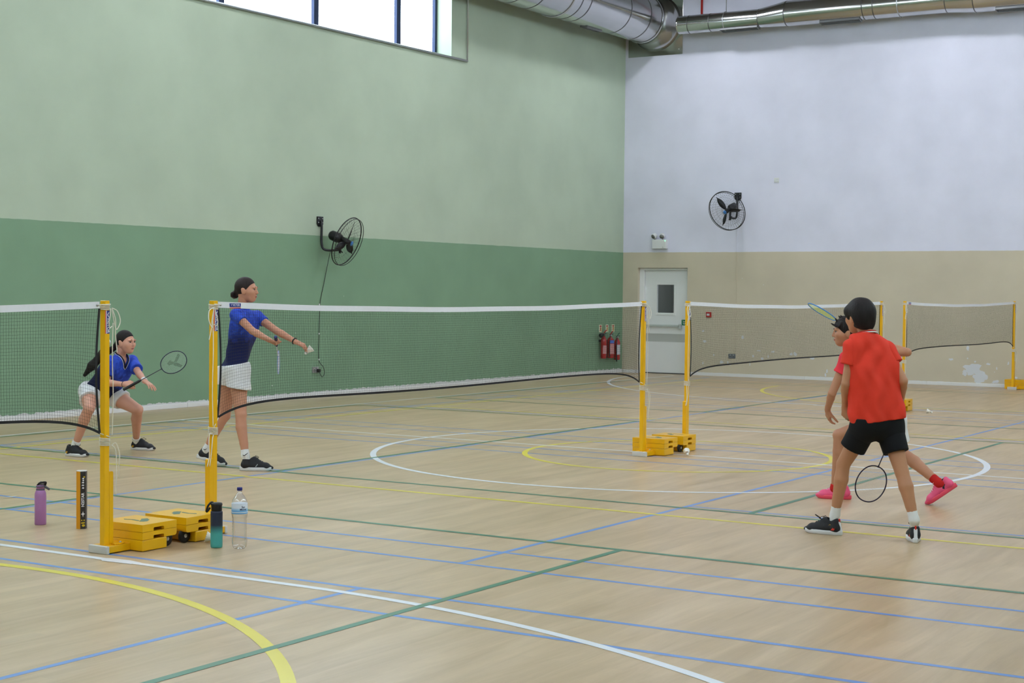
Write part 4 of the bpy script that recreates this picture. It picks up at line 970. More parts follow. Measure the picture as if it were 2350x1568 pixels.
def surface_nets(F, lo, vox):
    S_ = F < 0; n = np.array(F.shape)
    c = np.zeros(n - 1, int)
    for dx in (0, 1):
        for dy in (0, 1):
            for dz in (0, 1): c += S_[dx:n[0] - 1 + dx, dy:n[1] - 1 + dy, dz:n[2] - 1 + dz]
    act = np.argwhere((c > 0) & (c < 8)); idm = -np.ones(n - 1, np.int64); idm[tuple(act.T)] = np.arange(len(act))
    acc = np.zeros((len(act), 3)); cnt = np.zeros(len(act))
    cor = [(dx, dy, dz) for dx in (0, 1) for dy in (0, 1) for dz in (0, 1)]
    val = {c_: F[act[:, 0] + c_[0], act[:, 1] + c_[1], act[:, 2] + c_[2]] for c_ in cor}
    for a in cor:
        for ax_ in range(3):
            if a[ax_]: continue
            b = tuple(a[i] + (1 if i == ax_ else 0) for i in range(3)); fa, fb = val[a], val[b]; m = (fa < 0) != (fb < 0)
            t = np.where(m, fa / np.where(fa == fb, 1, fa - fb), 0); p = np.repeat(np.array(a, float)[None], len(act), 0); p[:, ax_] += t
            acc[m] += p[m]; cnt[m] += 1
    V = lo + vox * (act + acc / cnt[:, None])
    faces = []
    for ax_ in range(3):
        u, v = [(1, 2), (2, 0), (0, 1)][ax_]
        sl0 = [slice(None)] * 3; sl1 = [slice(None)] * 3; sl0[ax_] = slice(0, -1); sl1[ax_] = slice(1, None)
        A = S_[tuple(sl0)]; B = S_[tuple(sl1)]; e = np.argwhere(A != B)
        e = e[(e[:, u] > 0) & (e[:, v] > 0) & (e[:, u] < n[u] - 1) & (e[:, v] < n[v] - 1)]
        def cell(du, dv):
            q = e.copy(); q[:, u] -= du; q[:, v] -= dv; return idm[q[:, 0], q[:, 1], q[:, 2]]
        quad = np.stack([cell(1, 1), cell(0, 1), cell(0, 0), cell(1, 0)], -1)
        flip = ~A[tuple(e.T)]; quad[flip] = quad[flip][:, ::-1]; faces.append(quad)
    return V, np.concatenate(faces)
def np_mesh(name, chunks, smooth=True):
    """chunks: list of (V, quads)"""
    Vs = []; Fs = []; b = 0
    for V, Q in chunks: Vs.append(V); Fs.append(Q + b); b += len(V)
    V = np.concatenate(Vs); Q = np.concatenate(Fs)
    me = bpy.data.meshes.new(name); me.vertices.add(len(V)); me.vertices.foreach_set('co', V.ravel())
    me.loops.add(Q.size); me.loops.foreach_set('vertex_index', Q.ravel().astype(np.int32))
    me.polygons.add(len(Q)); me.polygons.foreach_set('loop_start', np.arange(0, Q.size, 4, dtype=np.int32)); me.polygons.foreach_set('loop_total', np.full(len(Q), 4, np.int32))
    me.polygons.foreach_set('use_smooth', np.full(len(Q), smooth)); me.update(calc_edges=True)
    return me
def relax(V, Q, it=2, lam=.5):
    """light smoothing of a quad mesh"""
    E_ = np.concatenate([Q[:, [0, 1]], Q[:, [1, 2]], Q[:, [2, 3]], Q[:, [3, 0]]]); n = len(V)
    for _ in range(it):
        a = np.zeros_like(V); c = np.zeros(n)
        for i, j in ((0, 1), (1, 0)):
            for ax_ in range(3): a[:, ax_] += np.bincount(E_[:, i], V[E_[:, j], ax_], n)
            c += np.bincount(E_[:, i], minlength=n)
        V = V + lam * (a / np.maximum(c, 1)[:, None] - V)
    return V, Q
def lerp(a, b, t): return np.asarray(a, float) * (1 - t) + np.asarray(b, float) * t

def head_axes(fwd, up=(0, 0, 1), tilt=0.0):
    f = nrm(fwd); u = nrm(np.asarray(up, float) - f * (np.asarray(up, float) @ f)); r = np.cross(f, u)     # r = the person's right
    return r, f, u
def add_head(F, C, fwd, sc=1.0, up=(0, 0, 1), female=True):
    r, f, u = head_axes(fwd, up); C = V3(*C); A = np.array([r, f, u])
    def at(x, y, z): return C + sc * (r * x + f * y + u * z)
    F.ell(at(0, -.012, .022), V3(.074, .094, .090) * sc, A, .02)
    F.ell(at(0, .030, -.030), V3(.062, .062, .078) * sc, A, .025)
    F.ell(at(0, .052, -.082), V3(.032, .030, .028) * sc, A, .03)          # chin
    for s in (-1, 1):
        F.ell(at(s * .040, .058, -.022), V3(.026, .026, .026) * sc, A, .025)  # cheek
        F.ell(at(s * .028, .082, .022), V3(.026, .014, .010) * sc, A, .015)   # brow
        F.ell(at(s * .071, -.004, -.014), V3(.011, .020, .031) * sc, A, .006) # ear
        F.ell(at(s * .075, -.010, .004), V3(.008, .016, .016) * sc, A, .006)
        F.minus(at(s * .031, .098, .004), V3(.016, .012, .010) * sc, A, .012)   # eye socket
    F.limb(at(0, .088, .012), at(0, .1045, -.026), .0075 * sc, .0098 * sc, .012)   # nose
    F.ell(at(0, .0965, -.031), V3(.0145, .010, .0072) * sc, A, .008)
    F.ell(at(0, .086, -.056), V3(.023, .012, .006) * sc, A, .006); F.ell(at(0, .083, -.066), V3(.019, .012, .007) * sc, A, .007)
    return at, A
def face_parts(P, at, A, sc, skin_lip, gaze=(0, 1, 0), iris=(52, 34, 24)):
    """eyes, brows and lips as small parts"""
    r, f, u = A
    Mw = mat('eye_white', (196, 186, 182), .45); Mi = mat('iris_brown', iris, .4); Mb = mat('brow_hair', (38, 28, 26), .8)
    for s in (-1, 1):
        e = at(s * .030, .0795, .004)
        fe = Field().ell(e, V3(.0130, .0092, .0056) * sc, A); ob = link_mesh('eye', np_mesh('eye', [fe.mesh(.0022)]), Mw, P)
        g = nrm(f + r * gaze[0] + u * gaze[2]); fi = Field().ell(e + g * .0050 * sc, V3(.0076, .0058, .0062) * sc, A); link_mesh('iris', np_mesh('iris', [fi.mesh(.0016)]), Mi, ob)
        MB().tube([Vector(at(s * .015, .0880, .0065)), Vector(at(s * .027, .0905, .0098)), Vector(at(s * .039, .0840, .0085)), Vector(at(s * .046, .0765, .003))], [.0012, .0024, .0024, .001], 6).build('lash_line', Mb, P)
        MB().tube([Vector(at(s * .013, .0960, .0245)), Vector(at(s * .026, .0950, .0275)), Vector(at(s * .040, .0865, .0262)), Vector(at(s * .051, .0735, .019))], [.0018, .0026, .0022, .0008], 6).build('eyebrow', Mb, P)
    fl_ = Field().ell(at(0, .0925, -.0555), V3(.021, .0085, .0042) * sc, A, .004).ell(at(0, .0905, -.0645), V3(.017, .0085, .0055) * sc, A, .004)
    link_mesh('lips', np_mesh('lips', [fl_.mesh(.0022)]), mat('lip_' + skin_lip, (158, 92, 88), .45), P)

def add_hand(F, W, d, n, side, sc=1.0, curl=(20, 25, 15), spread=4.0, thumb=(38, 15), fingers=None):
    """W wrist, d towards the fingers, n back of the hand; side +1 right hand, -1 left"""
    d = nrm(d); n = nrm(np.asarray(n, float) - d * (np.asarray(n, float) @ d)); L = side * np.cross(d, n)   # thumb side
    W = V3(*W); kn = []
    for i, (lat, fo) in enumerate(((.029, .082), (.0095, .087), (-.010, .083), (-.027, .074))):
        b = W + sc * (d * fo + L * lat); kn.append(b)
        F.limb(W + sc * (d * .012 + L * lat * .55), b, .0135 * sc, .0105 * sc, .012)
    F.limb(W - d * .03 * sc, W + d * .02 * sc, .0235 * sc, .0215 * sc, .015, n, .78)
    F.ell(W + sc * (d * .045 + L * .018 - n * .008), V3(.022, .03, .014) * sc, [L, d, n], .012)   # ball of the thumb
    ln = (.070, .078, .072, .056)
    for i in range(4):
        cu = curl if fingers is None else fingers[i]; p = kn[i]; ang = 0; sp = math.radians(spread * (1.5 - i)); dd = nrm(d * math.cos(sp) + L * math.sin(sp))
        rad = (.0088, .0090, .0086, .0076)[i] * sc; segs = (.46, .30, .24)
        for j in range(3):
            ang += math.radians(cu[j]); v = dd * math.cos(ang) - n * math.sin(ang); q = p + v * ln[i] * segs[j] * sc
            F.limb(p, q, rad, rad * .92, .004); rad *= .93; p = q
    a0, a1 = math.radians(thumb[0]), math.radians(thumb[1])
    p = W + sc * (d * .028 + L * .024 - n * .006); v = nrm(d * math.cos(a0) + L * math.sin(a0) - n * .35); q = p + v * .042 * sc
    F.limb(p, q, .0125 * sc, .0105 * sc, .010); v2 = nrm(v * math.cos(a1) + nrm(d * .8 - L * .6 - n * .6) * math.sin(a1)); q2 = q + v2 * .032 * sc
    F.limb(q, q2, .0102 * sc, .0092 * sc, .005); v3 = nrm(v2 * math.cos(a1 * .8) + nrm(d * .7 - L * .8 - n * .5) * math.sin(a1 * .8)); F.limb(q2, q2 + v3 * .026 * sc, .0092 * sc, .0078 * sc, .005)
    return [L, d, n]

def torso(F, j, levels, k=.06, infl=0.0, fwd=None, ratio=1.0):
    """levels: (t from shoulders to hips, half-width factor, radius, forward shift)"""
    for t, wf, rad, fs in levels:
        a = lerp(j['Rsh'], j['Rhip'], t); b = lerp(j['Lsh'], j['Lhip'], t); m = (a + b) / 2
        if fwd is not None: m = m + nrm(fwd) * fs
        a = m + (a - (lerp(j['Rsh'], j['Rhip'], t) + lerp(j['Lsh'], j['Lhip'], t)) / 2) * wf; b = 2 * m - a
        F.limb(a, b, rad + infl, rad + infl, k, fwd, ratio)

# shoes ---------------------------------------------------------------
def shoe_meshes(key):
    L_ = .285
    F = Field()
    F.limb((-.098, 0, .048), (-.02, 0, .047), .036, .039, .02, (0, 1, 0), .95)
    F.limb((-.02, 0, .045), (.085, 0, .034), .039, .040, .02); F.limb((.085, 0, .032), (.128, .0, .026), .040, .026, .02, (0, 0, 1), .7)
    F.limb((-.092, 0, .06), (-.088, 0, .092), .034, .033, .02); F.limb((-.03, 0, .06), (-.045, 0, .100), .034, .030, .02); F.limb((.035, 0, .055), (-.012, 0, .098), .030, .026, .02)
    F.plane((0, 0, .016), (0, 0, -1)); F.minus((-.062, 0, .118), (.036, .026, .034), None, .008)
    up = np_mesh('shoe_upper', [relax(*F.mesh(.004), 1)])
    out = []
    for k in range(40):
        a = 2 * PI * k / 40; x = math.cos(a); y = math.sin(a)
        xx = .145 * x + .0; wd = .043 + .009 * math.cos((xx - .06) * 14) - .006 * (xx < -.05)
        out.append((xx, wd * (abs(y) ** .62) * (1 if y > 0 else -1) * (1.0 if x < .6 else 1.0)))
    q = MB(); zs = ((.0, .90), (.006, 1.0), (.026, 1.0), (.032, .96)); n = len(out); vs = []
    for z, s in zs:
        for x, y in out: vs.append((x * (1 - (1 - s) * .35), y * s, z + (.010 * max(0, (x - .09) / .055) ** 2 if z < .01 else .004 * max(0, (abs(x) - .09) / .055))))
    fs = [tuple(range(n - 1, -1, -1)), tuple(range(3 * n, 4 * n))] + [(i * n + k, i * n + (k + 1) % n, (i + 1) * n + (k + 1) % n, (i + 1) * n + k) for i in range(3) for k in range(n)]
    q.add(vs, fs, True); sole = q.mesh('sole')
    lc = MB()
    for i in range(5):
        x = .055 - i * .017; z = .078 + i * .0085; lc.tube(bez([(x - .005, -.028, z - .016), (x, -.012, z + .004), (x + .002, .012, z + .004), (x - .003, .028, z - .016)], 4), .0026, 5)
    for s in (-1, 1): lc.tube(bez([(-.015, 0, .118), (-.005, .022 * s, .130), (.020, .035 * s, .118), (.012, .02 * s, .110), (-.010, 0, .116)], 5), .002, 5)
    return up, sole, lc.mesh('laces')
SHOE = shoe_meshes('a')
# side accents that lie on the upper
def accent(outline, side):
    """outline in (x,z) on the shoe side"""
    mb = MB(); vs = []
    for x, z in outline:
        hw = .0405 - .02 * max(0, (z - .055) / .05) - (.0 if x < .06 else (x - .06) * .22) - (.003 if x < -.08 else 0)
        vs.append((x, side * (hw + .0015), z))
    mb.add(vs, [tuple(range(len(vs)))]); return mb
def put_shoe(P, heel, toe, m_up, m_sole, m_lace, accents=(), sc=1.0, roll=0.0):
    """heel/toe: floor-level ends of the sole in the person's frame"""
    h_ = Vector(heel); t_ = Vector(toe); f = (t_ - h_).normalized(); y = Vector((0, 0, 1)).cross(f).normalized(); z = f.cross(y)
    c = (h_ + t_) / 2; Mx = Matrix(((f.x, y.x, z.x, c.x), (f.y, y.y, z.y, c.y), (f.z, y.z, z.z, c.z), (0, 0, 0, 1)))
    o = link_mesh('shoe', SHOE[0].copy(), m_up, P); o.matrix_local = Mx @ Matrix.Scale(sc, 4)
    so = link_mesh('sole', SHOE[1].copy(), m_sole, o); la = link_mesh('laces', SHOE[2].copy(), m_lace, o)
    for nm, ol, mm in accents:
        for s in (-1, 1): accent(ol, s).build(nm, mm, o)
    return o, Mx
def sock(P, ankle, shin, shoeM, m, r0=.036, top=.075, stripe=None, sc=1.0):
    """from inside the shoe up the shin"""
    a = np.array(shoeM @ Vector((-.062 * sc, 0, .055 * sc))); an = V3(*ankle); up = nrm(V3(*shin) - an); F = Field()
    F.limb(a, an, r0 * .68, r0 * .96, .02); F.limb(an, an + up * top, r0 * .96, r0 * 1.03, .02); F.plane(an + up * top, up)
    return link_mesh('sock', np_mesh('sock', [relax(*F.mesh(.005), 1)]), m, P)
def sleeve(j, q, e, r0, r1, tilt=(0, 0, 0), fold=None):
    a, b = V3(*j[q + 'sh']), V3(*j[q + 'el']); F = Field(); F.limb(a, lerp(a, b, e + .3), r0, r1 + (r1 - r0) * .5, .02); cc = (V3(*j['Rsh']) + V3(*j['Lsh'])) / 2; F.limb(a, lerp(a, cc, .35) - V3(0, 0, .012), r0, r0, .02); F.plane(lerp(a, b, e), nrm(nrm(b - a) + V3(*tilt))); F.disp = fold
    return relax(*F.mesh(.005), 1)
def person(c, label):
    d = nrm(c); return empty('person', (c[0], c[1], 0), math.atan2(-d[0], d[1]), label, 'person')

def fabric(name, rgb, rough=.8, wr=.0): return mat(name, rgb, rough, noise=.10, nscale=14, bump=.25, bscale=22, spec=.25)
JT = {
    'g2': dict(head=(0.128, -0.05, 1.605), neck=(0.088, -0.0, 1.439), Rsh=(0.037, -0.14, 1.38), Lsh=(0.224, 0.13, 1.36), Rel=(0.178, -0.29, 1.243), Rwr=(0.311, -0.42, 1.174), Rha=(0.365, -0.47, 1.156), Lel=(0.393, -0.02, 1.24), Lwr=(0.561, -0.15, 1.146), Lha=(0.651, -0.2, 1.104), Rhip=(0.052, -0.08, 0.871), Lhip=(-0.016, 0.08, 0.863), Rkn=(0.081, -0.17, 0.493), Ran=(0.123, -0.23, 0.133), Lkn=(-0.062, 0.1, 0.464), Lan=(-0.226, 0.15, 0.149), Rheel=(0.077, -0.23, 0.001), Rtoe=(0.355, -0.25, -0.002), Lheel=(-0.31, 0.17, 0.076), Ltoe=(-0.057, 0.13, -0.001), bun=(0.022, 0.0, 1.56), rk0=(0.371, -0.5, 1.171), rk1=(0.395, -0.3, 1.068), rk2=(0.426, 0.16, 0.832), shut=(0.651, -0.2, 1.045), shut2=(0.709, -0.2, 1.085)),
    'g1': dict(head=(0.143, -0.16, 1.089), neck=(0.095, -0.1, 0.96), Rsh=(-0.009, -0.22, 0.901), Lsh=(0.201, -0.02, 0.899), Rel=(-0.034, -0.3, 0.703), Rwr=(0.12, -0.42, 0.696), Rha=(0.192, -0.46, 0.707), Lel=(0.264, -0.21, 0.79), Lwr=(0.319, -0.36, 0.721), Lha=(0.365, -0.41, 0.689), Rhip=(-0.183, 0.0, 0.581), Lhip=(-0.013, 0.15, 0.577), Rkn=(-0.197, -0.4, 0.462), Ran=(-0.319, -0.25, 0.119), Lkn=(0.257, -0.1, 0.429), Lan=(0.249, 0.24, 0.109), Rheel=(-0.385, -0.22, 0.004), Rtoe=(-0.235, -0.34, 0.0), Lheel=(0.217, 0.28, 0.005), Ltoe=(0.409, 0.16, 0.005), tail0=(0.032, -0.06, 1.026), tail1=(-0.079, 0.0, 0.918), tail2=(-0.183, 0.04, 0.781), tail3=(-0.242, 0.06, 0.699), rk0=(0.119, -0.47, 0.646), rk1=(0.474, -0.52, 0.848), rk2=(0.579, -0.53, 0.911), rk3=(0.692, -0.54, 0.971)),
    'boy': dict(head=(-0.096, 0.03, 1.481), neck=(-0.052, 0.0, 1.372), Lsh=(-0.137, -0.08, 1.273), Rsh=(0.087, 0.08, 1.249), Lel=(-0.178, -0.1, 1.028), Lwr=(-0.181, 0.02, 0.869), Lha=(-0.178, 0.05, 0.801), Rel=(0.192, 0.03, 1.049), Rwr=(0.177, 0.17, 0.889), Rha=(0.17, 0.2, 0.794), Lhip=(-0.034, -0.05, 0.775), Rhip=(0.097, 0.05, 0.766), Lkn=(-0.187, 0.05, 0.483), Lan=(-0.238, 0.1, 0.133), Rkn=(0.193, -0.04, 0.449), Ran=(0.275, -0.1, 0.147), Lheel=(-0.194, 0.06, 0.018), Ltoe=(-0.395, 0.14, 0.009), Rheel=(0.286, -0.14, 0.012), Rtoe=(0.267, 0.1, 0.021), rk0=(0.193, 0.22, 0.835), rk1=(0.027, 0.22, 0.428), rk2=(-0.019, 0.22, 0.313), rk3=(-0.062, 0.22, 0.194)),
    'pk': dict(head=(-0.322, 0.0, 1.34), neck=(-0.262, 0.02, 1.205), Lsh=(-0.313, -0.12, 1.118), Rsh=(-0.127, 0.14, 1.159), Lel=(-0.418, -0.12, 0.847), Lwr=(-0.456, 0.04, 0.708), Lha=(-0.45, 0.08, 0.637), Rel=(0.148, 0.1, 1.17), Rwr=(-0.082, 0.22, 1.239), Rha=(-0.15, 0.23, 1.269), Lhip=(-0.044, -0.07, 0.639), Rhip=(0.047, 0.07, 0.631), Lkn=(-0.362, 0.02, 0.512), Lan=(-0.39, 0.07, 0.079), Rkn=(0.12, 0.13, 0.377), Ran=(0.406, -0.08, 0.168), Lheel=(-0.306, 0.07, 0.007), Ltoe=(-0.487, 0.09, 0.011), Rheel=(0.5, -0.08, 0.125), Rtoe=(0.323, -0.06, 0.016), rk0=(-0.055, 0.24, 1.209), rk1=(-0.421, 0.24, 1.419), rk2=(-0.53, 0.24, 1.483), rk3=(-0.637, 0.24, 1.545)),
}
M_hair = mat('black_hair', (20, 17, 18), .6, spec=.25, noise=.5, nscale=60, stretch=(1, 1, .25), rgb2=(40, 34, 33), bump=.3, bscale=120)
M_hairb = mat('dark_brown_hair', (28, 22, 22), .6, spec=.25, noise=.5, nscale=60, stretch=(1, 1, .25), rgb2=(52, 42, 40), bump=.3, bscale=120)
def skin(name, rgb): return mat(name, rgb, .52, noise=.07, nscale=9, spec=.4)
def arm_leg(F, j, ad, ld, back, arms='RL', legs='RL'):
    """ad: arm radii (shoulder, elbow, forearm, wrist); ld: leg radii (hip, mid thigh, knee, calf, ankle)"""
    for s in arms:
        m = lerp(j[s + 'el'], j[s + 'wr'], .28)
        F.limb(j[s + 'sh'], j[s + 'el'], ad[0], ad[1], .008); F.limb(j[s + 'el'], m, ad[1], ad[2], .008); F.limb(m, j[s + 'wr'], ad[2], ad[3], .006)
    for s in legs:
        hp, kn, an = V3(*j[s + 'hip']), V3(*j[s + 'kn']), V3(*j[s + 'an']); m = lerp(hp, kn, .45); bk = nrm(back)
        F.limb(hp, m, ld[0], ld[1], .03); F.limb(m, kn, ld[1], ld[2], .01)
        c = lerp(kn, an, .30) + bk * .010; e = lerp(kn, an, .70) + bk * .002
        F.limb(kn, c, ld[2] * .95, ld[3], .010); F.limb(c, e, ld[3], ld[4] * 1.22, .010); F.limb(e, an, ld[4] * 1.22, ld[4], .008)
        F.ell(kn - bk * .012, V3(ld[2], ld[2], ld[2]) * .86, None, .012)
def shirt_mat(name, pat, base, low, d, a, b, scale=16.0):
    """sports jersey: facetted blues running into a dark hem along direction d"""
    m = bpy.data.materials.new(name); m.use_nodes = True; nt = m.node_tree; N = nt.nodes; L = nt.links; bs = N['Principled BSDF']; bs.inputs['Roughness'].default_value = .7; bs.inputs['Specular IOR Level'].default_value = .25
    tc = N.new('ShaderNodeTexCoord'); vo = N.new('ShaderNodeTexVoronoi'); vo.inputs['Scale'].default_value = scale; L.new(tc.outputs['Object'], vo.inputs['Vector'])
    nz = N.new('ShaderNodeTexNoise'); nz.inputs['Scale'].default_value = 9; nz.inputs['Detail'].default_value = 3; L.new(tc.outputs['Object'], nz.inputs['Vector'])
    sc = N.new('ShaderNodeSeparateColor'); L.new(vo.outputs['Color'], sc.inputs[0]); mm = N.new('ShaderNodeMath'); mm.operation = 'MULTIPLY_ADD'; mm.inputs[1].default_value = .55; L.new(sc.outputs[0], mm.inputs[0])
    m2 = N.new('ShaderNodeMath'); m2.operation = 'MULTIPLY'; m2.inputs[1].default_value = .45; L.new(nz.outputs['Fac'], m2.inputs[0]); L.new(m2.outputs[0], mm.inputs[2])
    c1 = N.new('ShaderNodeMix'); c1.data_type = 'RGBA'; c1.inputs[6].default_value = lin(base) + (1,); c1.inputs[7].default_value = lin(pat) + (1,); L.new(mm.outputs[0], c1.inputs[0])
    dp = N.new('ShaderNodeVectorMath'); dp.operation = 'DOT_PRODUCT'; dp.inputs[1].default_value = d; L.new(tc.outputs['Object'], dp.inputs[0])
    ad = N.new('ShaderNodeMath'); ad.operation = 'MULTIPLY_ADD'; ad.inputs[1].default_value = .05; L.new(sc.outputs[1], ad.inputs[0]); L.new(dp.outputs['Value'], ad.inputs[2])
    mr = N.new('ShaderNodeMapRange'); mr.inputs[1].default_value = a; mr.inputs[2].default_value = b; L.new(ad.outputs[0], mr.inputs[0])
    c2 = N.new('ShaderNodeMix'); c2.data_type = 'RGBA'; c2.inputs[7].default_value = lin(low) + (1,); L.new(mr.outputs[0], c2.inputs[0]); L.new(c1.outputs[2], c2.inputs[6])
    L.new(c2.outputs[2], bs.inputs['Base Color'])
    b_ = N.new('ShaderNodeTexNoise'); b_.inputs['Scale'].default_value = 18; L.new(tc.outputs['Object'], b_.inputs['Vector']); bp = N.new('ShaderNodeBump'); bp.inputs['Strength'].default_value = .25; bp.inputs['Distance'].default_value = .01; L.new(b_.outputs['Fac'], bp.inputs['Height']); L.new(bp.outputs[0], bs.inputs['Normal'])
    return m
def folds(amp, dirs):
    def f(P):
        o = 0
        for d, w_, ph in dirs: o = o + np.sin((P @ V3(*d)) * w_ + ph + 1.3 * np.sin((P @ V3(d[1], d[2], d[0])) * w_ * .37))
        return o * amp / len(dirs)
    return f
def racket(P, butt, tip_dir, normal, cols, label, logo=None):
    """P: person Empty whose frame the points are in"""
    bpy.context.view_layer.update()
    Mw = Matrix.LocRotScale(P.location, P.rotation_euler, None); Q = Mw.to_3x3()
    B = Mw @ Vector(butt); a = (Q @ Vector(tip_dir)).normalized(); n = Q @ Vector(normal); n = (n - a * n.dot(a)).normalized(); s = n.cross(a)
    o = empty('badminton_racket', B, label=label, cat='racket', group='badminton rackets in hand'); off = o.location
    cg, cs, cf, cst = cols
    def at(l, w_=0, h_=0): return B + a * l + s * w_ + n * h_
    MB().tube([at(0), at(.006), at(.01), at(.165), at(.19)], [.013, .016, .0142, .0138, .008], 8).build('grip', cg, o, off)
    MB().tube([at(-.001), at(.002)], .0125, 12).build('butt_cap', mat('racket_butt', (60, 70, 140), .4), o, off)
    MB().tube([at(.188), at(.415)], .0036, 8).build('shaft', cs, o, off)
    C_, A_, W_ = .5365, .1265, .098
    pts = []
    for k in range(56):
        t = 2 * PI * k / 56; ct, st = math.cos(t), math.sin(t); pts.append(at(C_ + A_ * ct, W_ * (abs(st) ** .92) * (1 if st > 0 else -1)))
    MB().tube(pts, .0044, 8, closed=True).build('frame', cf, o, off)
    MB().tube([at(.40), at(.415)], [.005, .008], 8).build('joint', cf, o, off)
    g = MB()
    for k in range(-10, 11):
        w_ = k * .0088
        if abs(w_) < W_: L_ = A_ * math.sqrt(1 - (w_ / W_) ** 2); g.tube([at(C_ - L_, w_, .0006), at(C_ + L_, w_, .0006)], .0005, 3, cap=False)
    for k in range(-12, 13):
        l_ = k * .0098
        if abs(l_) < A_: L_ = W_ * math.sqrt(1 - (l_ / A_) ** 2); g.tube([at(C_ + l_, -L_, -.0006), at(C_ + l_, L_, -.0006)], .0005, 3, cap=False)
    g.build('strings', cst, o, off, kind='stuff')
    if logo:
        q = MB()
        for ol in logo: q.add([at(C_ + l, w_, .0014) for l, w_ in ol], [tuple(range(len(ol)))])
        q.build('string_stencil', mat('string_stencil_ink', (86, 118, 92), .6, alpha=.4), o, off)
    return o
M_sockw = fabric('white_sock_knit', (226, 226, 226)); M_shk = mat('black_shoe_mesh', (32, 32, 38), .65, noise=.3, nscale=90); M_solew = mat('white_sole', (216, 216, 220), .5); M_laceb = mat('black_lace', (18, 18, 20), .7)
M_shortw = fabric('white_sports_fabric', (226, 226, 228)); M_shortb = fabric('black_sports_fabric', (20, 21, 24))
M_yacc = mat('gold_shoe_trim', (196, 150, 46), .5); M_racc = mat('red_shoe_trim', (206, 50, 36), .5)

